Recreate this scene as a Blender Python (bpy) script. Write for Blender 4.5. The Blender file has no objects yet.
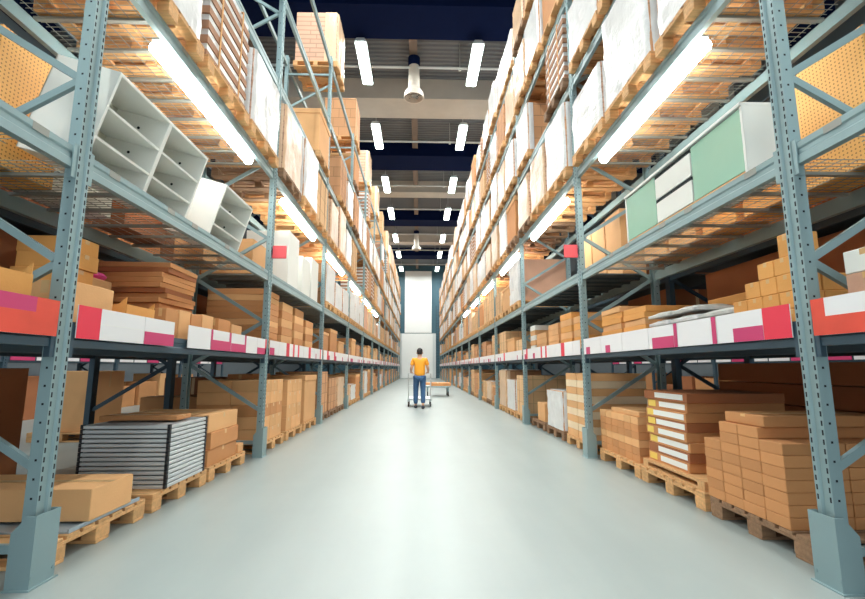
import bpy, bmesh, math, random
from mathutils import Vector, Matrix, Euler, noise

random.seed(7)
scene = bpy.context.scene
col = scene.collection
PI = math.pi

# ------------------------------------------------------------------ materials
MATS = {}


def srgb(r, g, b):
    f = lambda c: (c / 255 / 12.92) if c / 255 <= 0.04045 else ((c / 255 + 0.055) / 1.055) ** 2.4
    return (f(r), f(g), f(b), 1.0)


def new_mat(name):
    m = bpy.data.materials.new(name)
    m.use_nodes = True
    nt = m.node_tree
    return m, nt, nt.nodes, nt.links, nt.nodes['Principled BSDF']


def mat(key, rgb, rough=0.6, metal=0.0, var=0.0, nscale=4.0, stretch=(1, 1, 1), bump=0.0, bscale=30.0,
        rnd=0.0, spec=0.5, trans=0.0):
    """plain procedural surface: base colour, optional noise mottling, per-object tint and bump"""
    if key in MATS:
        return MATS[key]
    m, nt, N, L, P = new_mat(key)
    P.inputs['Roughness'].default_value = rough
    P.inputs['Metallic'].default_value = metal
    P.inputs['Specular IOR Level'].default_value = spec
    c = srgb(*rgb)
    tc = N.new('ShaderNodeTexCoord')
    mp = N.new('ShaderNodeMapping')
    mp.inputs['Scale'].default_value = stretch
    L.new(tc.outputs['Object'], mp.inputs['Vector'])
    nz = N.new('ShaderNodeTexNoise')
    nz.inputs['Scale'].default_value = nscale
    nz.inputs['Detail'].default_value = 5
    L.new(mp.outputs['Vector'], nz.inputs['Vector'])
    mr = N.new('ShaderNodeMapRange')
    mr.inputs['From Min'].default_value = 0.3
    mr.inputs['From Max'].default_value = 0.7
    mr.inputs['To Min'].default_value = 1 - var
    mr.inputs['To Max'].default_value = 1 + var
    L.new(nz.outputs['Fac'], mr.inputs['Value'])
    hs = N.new('ShaderNodeHueSaturation')
    hs.inputs['Color'].default_value = c
    if rnd:
        oi = N.new('ShaderNodeObjectInfo')
        m2 = N.new('ShaderNodeMapRange')
        m2.inputs['To Min'].default_value = 1 - rnd
        m2.inputs['To Max'].default_value = 1 + rnd
        L.new(oi.outputs['Random'], m2.inputs['Value'])
        mu = N.new('ShaderNodeMath')
        mu.operation = 'MULTIPLY'
        L.new(mr.outputs['Result'], mu.inputs[0])
        L.new(m2.outputs['Result'], mu.inputs[1])
        L.new(mu.outputs[0], hs.inputs['Value'])
    else:
        L.new(mr.outputs['Result'], hs.inputs['Value'])
    L.new(hs.outputs['Color'], P.inputs['Base Color'])
    if bump:
        n2 = N.new('ShaderNodeTexNoise')
        n2.inputs['Scale'].default_value = bscale
        n2.inputs['Detail'].default_value = 4
        L.new(mp.outputs['Vector'], n2.inputs['Vector'])
        b = N.new('ShaderNodeBump')
        b.inputs['Strength'].default_value = bump
        b.inputs['Distance'].default_value = 0.02
        L.new(n2.outputs['Fac'], b.inputs['Height'])
        L.new(b.outputs['Normal'], P.inputs['Normal'])
    MATS[key] = m
    return m


def emis(key, rgb, strength):
    m, nt, N, L, P = new_mat(key)
    P.inputs['Base Color'].default_value = srgb(*rgb)
    P.inputs['Emission Color'].default_value = srgb(*rgb)
    P.inputs['Emission Strength'].default_value = strength
    MATS[key] = m
    return m


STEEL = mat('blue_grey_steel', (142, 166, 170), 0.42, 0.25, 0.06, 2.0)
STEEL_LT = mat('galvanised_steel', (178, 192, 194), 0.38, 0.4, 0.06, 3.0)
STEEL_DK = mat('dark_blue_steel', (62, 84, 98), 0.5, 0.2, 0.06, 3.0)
HOLE = mat('hole_shadow_paint', (22, 30, 36), 0.9)
WIRE = mat('zinc_wire', (150, 152, 146), 0.45, 0.4)
WOOD = mat('pallet_pine', (220, 170, 116), 0.75, 0, 0.16, 6, (1, 6, 6), 0.2, 40, 0.12)
WOOD_DK = mat('worn_pallet_wood', (150, 116, 88), 0.8, 0, 0.2, 6, (1, 6, 6), 0.2, 40, 0.1)
CARD = mat('brown_cardboard', (206, 144, 92), 0.8, 0, 0.05, 3, (1, 1, 1), 0.08, 60, 0.10)
CARD_LT = mat('pale_cardboard', (228, 174, 120), 0.8, 0, 0.05, 3, (1, 1, 1), 0.08, 60, 0.09)
CARD_OR = mat('orange_cardboard', (232, 166, 92), 0.8, 0, 0.05, 3, (1, 1, 1), 0.08, 60, 0.08)
CARD_DK = mat('dark_cardboard', (170, 104, 64), 0.8, 0, 0.05, 3, (1, 1, 1), 0.08, 60, 0.08)
CARD_PK = mat('pinkish_cardboard', (214, 166, 140), 0.8, 0, 0.06, 3, (1, 1, 1), 0.08, 60, 0.08)
TAPE = mat('packing_tape_film', (222, 178, 120), 0.3, 0, 0.02)
TAPE_DK = mat('carton_gap_brown', (112, 72, 42), 0.9)
WHITE = mat('white_lacquer', (240, 240, 234), 0.4, 0, 0.01)
CREAM = mat('cream_lacquer', (226, 224, 206), 0.45, 0, 0.02)
FILM = mat('white_stretch_film', (228, 228, 228), 0.28, 0, 0.07, 5, (1, 1, 1), 0.9, 9, 0.03, 0.6)
FILM_TN = mat('tan_stretch_film', (224, 190, 156), 0.3, 0, 0.09, 5, (1, 1, 1), 0.8, 9, 0.05, 0.6)
FILM_GY = mat('grey_plastic_film', (206, 206, 202), 0.3, 0, 0.12, 8, (1, 1, 1), 0.5, 12, 0.08, 0.6)
STRAPM = mat('tan_edge_board', (176, 130, 100), 0.7, 0, 0.05)
PINK = mat('magenta_print', (204, 58, 112), 0.5)
REDP = mat('red_print', (236, 52, 78), 0.5)
ORED = mat('orange_red_banner', (226, 78, 60), 0.55, 0, 0.12, 3)
PANELW = mat('white_panel_card', (236, 234, 236), 0.5)
BLACK = mat('black_plastic', (28, 30, 36), 0.5)
GLASS_G = mat('frosted_green_glass', (172, 214, 192), 0.12, 0, 0.02)
GREYMET = mat('grey_panel_metal', (176, 180, 184), 0.4, 0.2, 0.06, 5)
REDM = mat('red_sign_plastic', (232, 84, 92), 0.5)
BLUEPL = mat('blue_grey_plate', (168, 184, 196), 0.3, 0.2)
SILVER = mat('silver_frame', (204, 208, 210), 0.3, 0.2)
YLABEL = mat('yellow_label', (240, 206, 96), 0.5)
WLABEL = mat('white_label', (240, 240, 236), 0.5)
LAMP = emis('lamp_glow', (240, 255, 248), 22.0)
STRIP = emis('strip_glow', (248, 255, 250), 42.0)


def perforated():
    m, nt, N, L, P = new_mat('perforated_orange_board')
    tc = N.new('ShaderNodeTexCoord')
    sp = N.new('ShaderNodeSeparateXYZ')
    L.new(tc.outputs['Object'], sp.inputs[0])

    def cell(sock, off):
        a = N.new('ShaderNodeMath'); a.operation = 'MULTIPLY_ADD'
        a.inputs[1].default_value = 34; a.inputs[2].default_value = off
        L.new(sock, a.inputs[0])
        f = N.new('ShaderNodeMath'); f.operation = 'FRACT'
        L.new(a.outputs[0], f.inputs[0])
        s = N.new('ShaderNodeMath'); s.operation = 'SUBTRACT'
        s.inputs[1].default_value = 0.5
        L.new(f.outputs[0], s.inputs[0])
        q = N.new('ShaderNodeMath'); q.operation = 'MULTIPLY'
        L.new(s.outputs[0], q.inputs[0]); L.new(s.outputs[0], q.inputs[1])
        return q.outputs[0]
    ad = N.new('ShaderNodeMath'); ad.operation = 'ADD'
    L.new(cell(sp.outputs['Y'], 0), ad.inputs[0])
    L.new(cell(sp.outputs['Z'], 0), ad.inputs[1])
    lt = N.new('ShaderNodeMath'); lt.operation = 'LESS_THAN'
    lt.inputs[1].default_value = 0.045
    L.new(ad.outputs[0], lt.inputs[0])
    mx = N.new('ShaderNodeMixRGB')
    mx.inputs[1].default_value = srgb(244, 184, 104)
    mx.inputs[2].default_value = srgb(176, 116, 62)
    L.new(lt.outputs[0], mx.inputs[0])
    L.new(mx.outputs[0], P.inputs['Base Color'])
    P.inputs['Roughness'].default_value = 0.7
    MATS['perf'] = m
    return m


PERF = perforated()


def seam_mat(key, rgb, sy, sz, dark=0.62, off=0.5, seam=0.012, rough=0.8):
    """a block of close-packed cartons: brick pattern of seams in the block's own coordinates"""
    m, nt, N, L, P = new_mat(key)
    tc = N.new('ShaderNodeTexCoord')
    sp = N.new('ShaderNodeSeparateXYZ')
    L.new(tc.outputs['Object'], sp.inputs[0])
    ad = N.new('ShaderNodeMath'); ad.operation = 'ADD'
    L.new(sp.outputs['X'], ad.inputs[0]); L.new(sp.outputs['Y'], ad.inputs[1])
    cb = N.new('ShaderNodeCombineXYZ')
    L.new(ad.outputs[0], cb.inputs['X']); L.new(sp.outputs['Z'], cb.inputs['Y'])
    br = N.new('ShaderNodeTexBrick')
    br.offset = off
    br.inputs['Scale'].default_value = 1
    br.inputs['Mortar Size'].default_value = seam
    br.inputs['Mortar Smooth'].default_value = 0.3
    br.inputs['Brick Width'].default_value = sy
    br.inputs['Row Height'].default_value = sz
    a = srgb(*rgb)
    br.inputs['Color1'].default_value = a
    br.inputs['Color2'].default_value = tuple(x * 0.88 for x in a[:3]) + (1,)
    br.inputs['Mortar'].default_value = tuple(x * dark for x in a[:3]) + (1,)
    L.new(cb.outputs[0], br.inputs['Vector'])
    oi = N.new('ShaderNodeObjectInfo')
    m2 = N.new('ShaderNodeMapRange')
    m2.inputs['To Min'].default_value = 0.85
    m2.inputs['To Max'].default_value = 1.12
    L.new(oi.outputs['Random'], m2.inputs['Value'])
    hs = N.new('ShaderNodeHueSaturation')
    L.new(br.outputs['Color'], hs.inputs['Color'])
    L.new(m2.outputs[0], hs.inputs['Value'])
    L.new(hs.outputs[0], P.inputs['Base Color'])
    P.inputs['Roughness'].default_value = rough
    MATS[key] = m
    return m


SEAM_BR = seam_mat('packed_brown_cartons', (214, 160, 116), 0.36, 0.24, 0.6, 0.5, 0.008)
SEAM_PK = seam_mat('packed_pink_brown_cartons', (214, 168, 142), 0.5, 0.09, off=0.3)
SEAM_LT = seam_mat('packed_pale_cartons', (232, 190, 142), 0.28, 0.3, 0.66, 0.0, 0.008)


def floor_mat():
    m, nt, N, L, P = new_mat('polished_concrete')
    tc = N.new('ShaderNodeTexCoord')
    nz = N.new('ShaderNodeTexNoise'); nz.inputs['Scale'].default_value = 0.9; nz.inputs['Detail'].default_value = 8
    nz.inputs['Roughness'].default_value = 0.65
    L.new(tc.outputs['Object'], nz.inputs['Vector'])
    mp = N.new('ShaderNodeMapping'); mp.inputs['Scale'].default_value = (3, 0.35, 1)
    L.new(tc.outputs['Object'], mp.inputs['Vector'])
    n2 = N.new('ShaderNodeTexNoise'); n2.inputs['Scale'].default_value = 1.2; n2.inputs['Detail'].default_value = 3
    L.new(mp.outputs[0], n2.inputs['Vector'])
    av = N.new('ShaderNodeMath'); av.operation = 'ADD'
    L.new(nz.outputs['Fac'], av.inputs[0]); L.new(n2.outputs['Fac'], av.inputs[1])
    cr = N.new('ShaderNodeValToRGB')
    cr.color_ramp.elements[0].position = 0.25
    cr.color_ramp.elements[0].color = srgb(138, 147, 146)
    cr.color_ramp.elements[1].position = 0.75
    cr.color_ramp.elements[1].color = srgb(152, 161, 159)
    hf = N.new('ShaderNodeMath'); hf.operation = 'MULTIPLY'; hf.inputs[1].default_value = 0.5
    L.new(av.outputs[0], hf.inputs[0])
    L.new(hf.outputs[0], cr.inputs[0])
    L.new(cr.outputs[0], P.inputs['Base Color'])
    P.inputs['Roughness'].default_value = 0.36
    P.inputs['Specular IOR Level'].default_value = 0.5
    return m


def roof_mat():
    m, nt, N, L, P = new_mat('ribbed_roof_sheet')
    tc = N.new('ShaderNodeTexCoord')
    wv = N.new('ShaderNodeTexWave'); wv.wave_type = 'BANDS'; wv.bands_direction = 'Y'
    wv.inputs['Scale'].default_value = 1.4; wv.inputs['Distortion'].default_value = 0
    L.new(tc.outputs['Object'], wv.inputs['Vector'])
    cr = N.new('ShaderNodeValToRGB')
    cr.color_ramp.elements[0].color = srgb(92, 96, 102)
    cr.color_ramp.elements[1].color = srgb(122, 124, 126)
    L.new(wv.outputs['Fac'], cr.inputs[0])
    L.new(cr.outputs[0], P.inputs['Base Color'])
    b = N.new('ShaderNodeBump'); b.inputs['Distance'].default_value = 0.08; b.inputs['Strength'].default_value = 0.5
    L.new(wv.outputs['Fac'], b.inputs['Height']); L.new(b.outputs[0], P.inputs['Normal'])
    P.inputs['Roughness'].default_value = 0.6
    return m


# ------------------------------------------------------------------ mesh helpers
class MB:
    def __init__(self):
        self.v, self.f, self.m = [], [], []

    def add(self, vs, fs, m=0, M=None):
        b = len(self.v)
        self.v += [tuple(M @ Vector(p)) if M is not None else tuple(p) for p in vs]
        self.f += [tuple(b + i for i in q) for q in fs]
        self.m += [m] * len(fs)

    def box(self, x0, x1, y0, y1, z0, z1, m=0, M=None, c=0.0):
        if x1 < x0: x0, x1 = x1, x0
        if y1 < y0: y0, y1 = y1, y0
        if z1 < z0: z0, z1 = z1, z0
        if c <= 0:
            vs = [(x, y, z) for x in (x0, x1) for y in (y0, y1) for z in (z0, z1)]
            fs = [(0, 1, 3, 2), (4, 6, 7, 5), (0, 4, 5, 1), (2, 3, 7, 6), (0, 2, 6, 4), (1, 5, 7, 3)]
        else:
            bm = bmesh.new()
            bmesh.ops.create_cube(bm, size=1)
            for q in bm.verts:
                q.co = Vector(((x0 + x1) / 2 + q.co.x * (x1 - x0), (y0 + y1) / 2 + q.co.y * (y1 - y0), (z0 + z1) / 2 + q.co.z * (z1 - z0)))
            bmesh.ops.bevel(bm, geom=list(bm.edges), offset=c, segments=1, affect='EDGES')
            bm.verts.index_update()
            vs = [tuple(q.co) for q in bm.verts]
            fs = [tuple(q.index for q in f.verts) for f in bm.faces]
            bm.free()
        self.add(vs, fs, m, M)

    def tube(self, p0, p1, r, n=8, m=0, r1=None):
        p0, p1 = Vector(p0), Vector(p1)
        d = (p1 - p0)
        q = d.to_track_quat('Z', 'Y').to_matrix()
        r1 = r if r1 is None else r1
        vs = []
        for k in range(n):
            a = 2 * PI * k / n
            vs.append(p0 + q @ Vector((r * math.cos(a), r * math.sin(a), 0)))
        for k in range(n):
            a = 2 * PI * k / n
            vs.append(p1 + q @ Vector((r1 * math.cos(a), r1 * math.sin(a), 0)))
        fs = [(k, (k + 1) % n, n + (k + 1) % n, n + k) for k in range(n)]
        fs += [tuple(range(n - 1, -1, -1)), tuple(range(n, 2 * n))]
        self.add(vs, fs, m)

    def bar(self, p0, p1, w, t, m=0, up=(0, 0, 1)):
        """flat bar of width w (along up-ish) and thickness t"""
        p0, p1 = Vector(p0), Vector(p1)
        d = (p1 - p0).normalized()
        s = d.cross(Vector(up))
        if s.length < 1e-5: s = d.cross(Vector((1, 0, 0)))
        s.normalize()
        u = s.cross(d)
        vs = []
        for p in (p0, p1):
            for a, b in ((-1, -1), (1, -1), (1, 1), (-1, 1)):
                vs.append(p + s * a * t / 2 + u * b * w / 2)
        fs = [(0, 1, 5, 4), (1, 2, 6, 5), (2, 3, 7, 6), (3, 0, 4, 7), (3, 2, 1, 0), (4, 5, 6, 7)]
        self.add(vs, fs, m)

    def prism(self, prof, a0, a1, axis='Z', m=0):
        """extrude closed 2D profile; axis Z: (x,y), axis Y: (x,z), axis X: (y,z)"""
        n = len(prof)
        def P(p, a):
            return {'Z': (p[0], p[1], a), 'Y': (p[0], a, p[1]), 'X': (a, p[0], p[1])}[axis]
        vs = [P(p, a0) for p in prof] + [P(p, a1) for p in prof]
        fs = [(k, (k + 1) % n, n + (k + 1) % n, n + k) for k in range(n)]
        fs += [tuple(range(n - 1, -1, -1)), tuple(range(n, 2 * n))]
        self.add(vs, fs, m)

    def mesh(self, name, mats):
        me = bpy.data.meshes.new(name)
        me.from_pydata(self.v, [], self.f)
        for q in (mats if isinstance(mats, (list, tuple)) else [mats]):
            me.materials.append(q)
        if any(self.m):
            me.polygons.foreach_set('material_index', self.m)
        bm = bmesh.new(); bm.from_mesh(me)
        bmesh.ops.recalc_face_normals(bm, faces=bm.faces)
        bm.to_mesh(me); bm.free()
        me.update()
        return me

    def build(self, name, mats, parent=None, loc=(0, 0, 0), rz=0.0):
        return link(name, self.mesh(name, mats), parent, loc, rz)


def link(name, me, parent=None, loc=(0, 0, 0), rz=0.0):
    o = bpy.data.objects.new(name, me)
    col.objects.link(o)
    o.location = loc
    o.rotation_euler = (0, 0, rz)
    if parent: o.parent = parent
    return o


def tag(o, label=None, cat=None, group=None, kind=None):
    if label: o['label'] = label
    if cat: o['category'] = cat
    if group: o['group'] = group
    if kind: o['kind'] = kind
    return o


def empty(name, loc=(0, 0, 0), rz=0.0):
    o = bpy.data.objects.new(name, None)
    o.empty_display_size = 0.1
    col.objects.link(o)
    o.location = loc
    o.rotation_euler = (0, 0, rz)
    return o


def copy_tree(src, parent=None):
    c = src.copy()
    col.objects.link(c)
    if parent: c.parent = parent
    for ch in list(src.children):
        copy_tree(ch, c)
    return c


# ------------------------------------------------------------------ layout numbers
BAY = 3.6
F = {-1: 2.055, 1: 2.20}           # aisle face of the uprights
Y1 = {-1: 2.68, 1: 2.515}          # near side of the first full upright
DEP = 1.08                        # rack depth, front face to rear face
LEV = {1: 1.40, 2: 2.46, 3: 3.92, 4: 5.32, 5: 6.78, 6: 8.22}
BH = 0.13
NB = 13
SIDE = {-1: 'left rack', 1: 'right rack'}
ORD = ['cut-off', 'first', 'second', 'third', 'fourth', 'fifth', 'sixth', 'seventh', 'eighth', 'ninth', 'tenth', 'eleventh',
       'twelfth', 'thirteenth']
LEVN = {0: 'floor level', 1: 'panelled shelf', 2: 'second shelf', 3: 'third shelf', 4: 'fourth shelf', 5: 'fifth shelf', 6: 'top shelf'}
SLOT = ['near slot', 'middle slot', 'far slot']


def bay0(s, b):
    return Y1[s] + (b - 1) * BAY


def px(s, d):
    return s * (F[s] + d)


def where(s, b, l=None):
    t = '%s bay of the %s' % (ORD[b], SIDE[s])
    return (LEVN[l] + ', ' + t) if l is not None else t


# ------------------------------------------------------------------ setting
o = MB(); o.box(-13, 13, -6, 52, -0.2, 0)
tag(o.build('floor', floor_mat()), kind='structure')
o = MB(); o.box(-13, 13, -6, 52, 12.6, 12.8)
tag(o.build('ceiling', roof_mat()), kind='structure')
WALLT = mat('teal_wall_cladding', (74, 112, 128), 0.6, 0, 0.05)
WALLG = mat('grey_wall_cladding', (96, 104, 110), 0.7, 0, 0.04)
o = MB(); o.box(-13, 13, 51.2, 51.5, 0, 12.6)
for k in range(24):
    o.box(-12.9 + k * 1.08, -12.84 + k * 1.08, 51.17, 51.2, 0, 12.6)
tag(o.build('wall_back', WALLT), kind='structure')
for s, n in ((-1, 'wall_left'), (1, 'wall_right')):
    o = MB(); o.box(s * 12.8, s * 13.0, -6, 51.2, 0, 12.6)
    tag(o.build(n, WALLG), kind='structure')
# lower white wall facing and the tall white sectional door in the end wall
DOORW = mat('white_door_panel', (244, 247, 246), 0.35, 0, 0.01)
LOWW = mat('pale_wall_panel', (222, 228, 228), 0.45, 0, 0.02)
o = MB(); o.box(-2.3, 1.85, 51.0, 51.16, 0.0, 4.9)
tag(o.build('trim_1', LOWW), kind='structure')
dr = MB(); dr.box(-1.6, 1.38, 50.86, 50.99, 4.95, 11.9)
for k in range(9):
    dr.box(-1.6, 1.38, 50.85, 50.86, 5.0 + k * 0.77, 5.72 + k * 0.77)
d_ = dr.build('door_1', DOORW); tag(d_, kind='structure')
d2 = MB(); d2.box(-1.9, 1.5, 50.88, 50.99, 0.02, 4.86)
for k in range(5):
    d2.box(-1.88, 1.48, 50.86, 50.88, 0.08 + k * 0.96, 0.98 + k * 0.96)
tag(d2.build('door_2', DOORW), kind='structure')

NAVY = mat('navy_roof_beam', (10, 24, 60), 0.85, 0, 0.05, spec=0.08)
CONC = mat('pale_concrete_beam', (196, 190, 180), 0.75, 0, 0.06, 1.5)
BROWNB = mat('brown_roof_purlin', (128, 112, 100), 0.7, 0, 0.05)
n = 1
for (y0, y1, zb, m_) in ((12.4, 13.7, 11.9, NAVY), (17.0, 18.3, 11.75, CONC), (22.3, 23.9, 11.9, NAVY), (27.2, 28.0, 11.9, CONC),
                         (32.6, 34.0, 11.9, NAVY), (38.6, 39.4, 11.9, CONC), (43.4, 44.8, 11.9, NAVY), (8.0, 9.0, 11.9, CONC), (3.0, 4.2, 11.9, NAVY)):
    o = MB()
    o.box(-12.8, 12.8, y0, y1, zb, 12.6)
    o.box(-12.8, 12.8, y0 - 0.08, y1 + 0.08, zb - 0.06, zb)
    n += 1
    tag(o.build('trim_%d' % n, m_), kind='structure')
for k, x in enumerate((-6.0, -0.25, 5.6)):
    o = MB()
    for (a, b) in ((4.3, 7.8), (9.2, 12.2), (13.9, 16.8), (18.5, 22.1), (24.1, 27.0), (28.2, 32.4), (34.2, 38.4), (39.6, 43.2), (45.0, 51.1)):
        o.box(x - 0.14, x + 0.14, a, b, 12.2, 12.6)
    n += 1
    tag(o.build('trim_%d' % n, BROWNB), kind='structure')

# sprinkler pipes crossing under the roof: each pipe one thing
PIPE = mat('white_pipe', (206, 210, 208), 0.4, 0.2)
for k, y in enumerate((6.2, 14.9, 20.3, 25.6, 29.6, 35.4, 40.4, 46.2)):
    r = empty('sprinkler_pipe', (0, y, 11.62))
    p = MB(); p.tube((-12.7, 0, 0), (12.7, 0, 0), 0.045, 8); p.build('pipe', PIPE, r)
    for x in (-9, -4, 1.4, 6, 10):
        h = MB(); h.bar((x, 0, 0.04), (x, 0, 0.97), 0.02, 0.02, up=(1, 0, 0)); h.tube((x, 0, -0.09), (x, 0, -0.04), 0.05, 8)
        h.build('hanger', PIPE, r)
    tag(r, 'thin pale sprinkler pipe crossing the ceiling, %s pipe counted from the front' % ORD[k + 1], 'pipe', 'pipes under the roof')

# ceiling lamps
LHOUS = mat('lamp_housing_grey', (190, 196, 198), 0.4, 0.2)


def lamp_proto():
    r = empty('ceiling_lamp')
    h = MB()
    h.prism([(-0.2, 0.0), (0.2, 0.0), (0.12, 0.12), (-0.12, 0.12)], -1.15, 1.15, 'Y')
    h.build('housing', LHOUS, r)
    d = MB(); d.box(-0.17, 0.17, -1.1, 1.1, -0.05, -0.001, c=0.02); d.build('diffuser', LAMP, r)
    for y in (-0.8, 0.8):
        w = MB(); w.tube((0, y, 0.12), (0, y, 1.0), 0.012, 6); w.build('suspension_rod', LHOUS, r)
    return r


def area(name, loc, sx, sy, power, color=(1, 1, 1), rot=(0, 0, 0), parent=None):
    l = bpy.data.lights.new(name, 'AREA')
    l.shape = 'RECTANGLE'; l.size = sx; l.size_y = sy; l.energy = power; l.color = color
    o = bpy.data.objects.new(name, l); col.objects.link(o)
    o.location = loc; o.rotation_euler = rot
    if parent: o.parent = parent
    return o


LY = [-1.6, 4.2, 9.6, 14.6, 18.9 + 0.75, 25.2, 30.2, 36.2, 41.6, 47.8]
lp = lamp_proto()
first = True
for k, y in enumerate(LY):
    for s in (-1, 1):
        r = lp if first else copy_tree(lp)
        first = False
        r.location = (s * 1.9 - 0.02, y, 11.5)
        row = 'in the lamp pair %s from the front' % ORD[k + 1]
        tag(r, '%s long bright ceiling lamp %s, above the aisle' % ('left' if s < 0 else 'right', row), 'lamp', 'ceiling lamps over the aisle')
        area('lamp_light', (s * 1.9 - 0.02, y, 11.42), 0.34, 2.2, 330, (0.97, 1.0, 0.97))
NEIGH = empty('ceiling_lamp')
bpy.data.objects.remove(NEIGH)
for s in (-1, 1):
    for k, y in enumerate((3.0, 9.0, 15.0, 22.0, 30.0, 40.0)):
        r = copy_tree(lp)
        r.location = (s * 6.4, y, 11.5)
        tag(r, 'long lamp above the neighbouring aisle behind the %s, %s from the front' % (SIDE[s], ORD[k + 1]), 'lamp', 'lamps over the neighbouring aisles')
        area('lamp_light', (s * 6.4, y, 11.42), 0.34, 2.2, 260, (0.97, 1.0, 0.97))

# hanging ventilation fan between the lamp rows
FANW = mat('white_fan_shell', (216, 208, 196), 0.5)


def duct_fan(loc, label):
    """hanging destratification fan: dark motor on top, white shaft, bell mouth and grille below"""
    r = empty('ceiling_fan', loc)
    n_ = 24
    def lathe(prof, name, m_):
        b = MB()
        for (ra, za), (rb, zb) in zip(prof[:-1], prof[1:]):
            va = [(ra * math.cos(2 * PI * i / n_), ra * math.sin(2 * PI * i / n_), za) for i in range(n_)]
            vb = [(rb * math.cos(2 * PI * i / n_), rb * math.sin(2 * PI * i / n_), zb) for i in range(n_)]
            b.add(va + vb, [(i, (i + 1) % n_, n_ + (i + 1) % n_, n_ + i) for i in range(n_)])
        o_ = b.build(name, m_, r)
        for p in o_.data.polygons: p.use_smooth = True
    lathe([(0.0, 0.72), (0.19, 0.72), (0.19, 0.35), (0.2, 0.35), (0.2, -0.1), (0.33, -0.3), (0.35, -0.48), (0.31, -0.48), (0.29, -0.3), (0.17, -0.08), (0.0, -0.08)], 'shell', FANW)
    b = MB(); b.tube((0, 0, 0.73), (0, 0, 1.05), 0.21, n_); b.build('motor', NAVY, r)
    b = MB(); b.tube((0, 0, -0.42), (0, 0, -0.2), 0.08, 14); b.build('hub', STEEL_LT, r)
    for i in range(6):
        a = 2 * PI * i / 6
        g = MB(); g.bar((0.075 * math.cos(a), 0.075 * math.sin(a), -0.34), (0.28 * math.cos(a), 0.28 * math.sin(a), -0.34), 0.1, 0.01, up=(math.sin(a) * 0.7, -math.cos(a) * 0.7, 0.7)); g.build('blade', STEEL_DK, r)
    b = MB()
    for rr in (0.12, 0.19, 0.26):
        for i in range(n_):
            a0, a1 = 2 * PI * i / n_, 2 * PI * (i + 1) / n_
            b.tube((rr * math.cos(a0), rr * math.sin(a0), -0.47), (rr * math.cos(a1), rr * math.sin(a1), -0.47), 0.006, 5)
    for i in range(6):
        a0 = 2 * PI * i / 6
        b.tube((0.05 * math.cos(a0), 0.05 * math.sin(a0), -0.465), (0.32 * math.cos(a0), 0.32 * math.sin(a0), -0.465), 0.007, 5)
    b.build('grille', FANW, r)
    b = MB(); b.tube((0, 0, 1.05), (0, 0, 12.195 - loc[2]), 0.02, 8); b.build('hanger', STEEL_DK, r)
    tag(r, label, 'fan')


duct_fan((-0.22, 15.0, 11.0), 'white round ceiling fan hung mid-ceiling just past the front dark beam')
duct_fan((-0.25, 36.0, 11.0), 'distant small round fan hung mid-ceiling far down the aisle')

# wall ladder at the end of the aisle
r = empty('wall_ladder', (2.12, 50.9, 0))
for x in (-0.24, 0.24):
    g = MB(); g.box(x - 0.03, x + 0.03, -0.06, 0, 0.0, 8.0); g.build('rail', STEEL_DK, r)
g = MB()
for k in range(26):
    g.box(-0.21, 0.21, -0.045, -0.015, 0.3 + k * 0.3, 0.33 + k * 0.3)
g.build('rungs', STEEL_DK, r)
tag(r, 'tall dark ladder on the end wall beside the white door', 'ladder')

# ------------------------------------------------------------------ pallet racks
PW, PD = 0.105, 0.07            # upright: width along the aisle, depth
HTOP = 8.35


def upright_mesh(s, front, h):
    """omega section upright with two rows of slots on the aisle face and round holes on the side"""
    m = MB()
    a = 1 if front else -1       # outward direction: local +x points to the aisle when mirrored by -s
    o_ = -s * a
    pr = [(0, 0.0), (0, 0.028), (-0.012, 0.036), (-0.012, PW - 0.036), (0, PW - 0.028), (0, PW), (-PD, PW), (-PD, PW - 0.02),
          (-0.018, PW - 0.006), (-0.018, 0.006), (-PD, 0.02), (-PD, 0)]
    m.prism([(o_ * x, y) for x, y in pr], 0, h, 'Z')
    z = 0.45
    k = 0
    while z < h - 0.1:
        for yy in (0.013, PW - 0.013):
            m.box(o_ * 0.0006, o_ * -0.002, yy - 0.005, yy + 0.005, z - 0.014, z + 0.014, 1)
        if k % 2 == 0:
            for yy in (-0.0006, PW - 0.0014):
                m.box(o_ * -0.028, o_ * -0.040, yy, yy + 0.002, z - 0.006, z + 0.006, 1)
        z += 0.05 if z < 5 else 0.1
        k += 1
    return m.mesh('upright', [STEEL, HOLE])


def guard_mesh(s):
    m = MB()
    o_ = -s
    t = 0.006
    # aisle plate, near plate and far plate with a chamfered top
    x0, x1 = o_ * 0.03, o_ * -0.095
    m.box(x0, x0 - o_ * t, -0.03 + t, PW + 0.035 - t, 0, 0.37)
    for y in (-0.03, PW + 0.035 - t):
        pr = [(x0, 0), (x0, 0.37), (x0 - o_ * 0.05, 0.37), (x1, 0.28), (x1, 0)]
        m.prism(pr, y, y + t, 'Y')
    m.box(x0 + o_ * 0.012, x1, -0.045, PW + 0.05, 0, 0.008)
    for y in (-0.02, PW + 0.02):
        m.tube((x0 + o_ * 0.001, y, 0.06), (x0 + o_ * 0.004, y, 0.06), 0.01, 8)
    return m.mesh('foot_guard', [STEEL])


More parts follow.
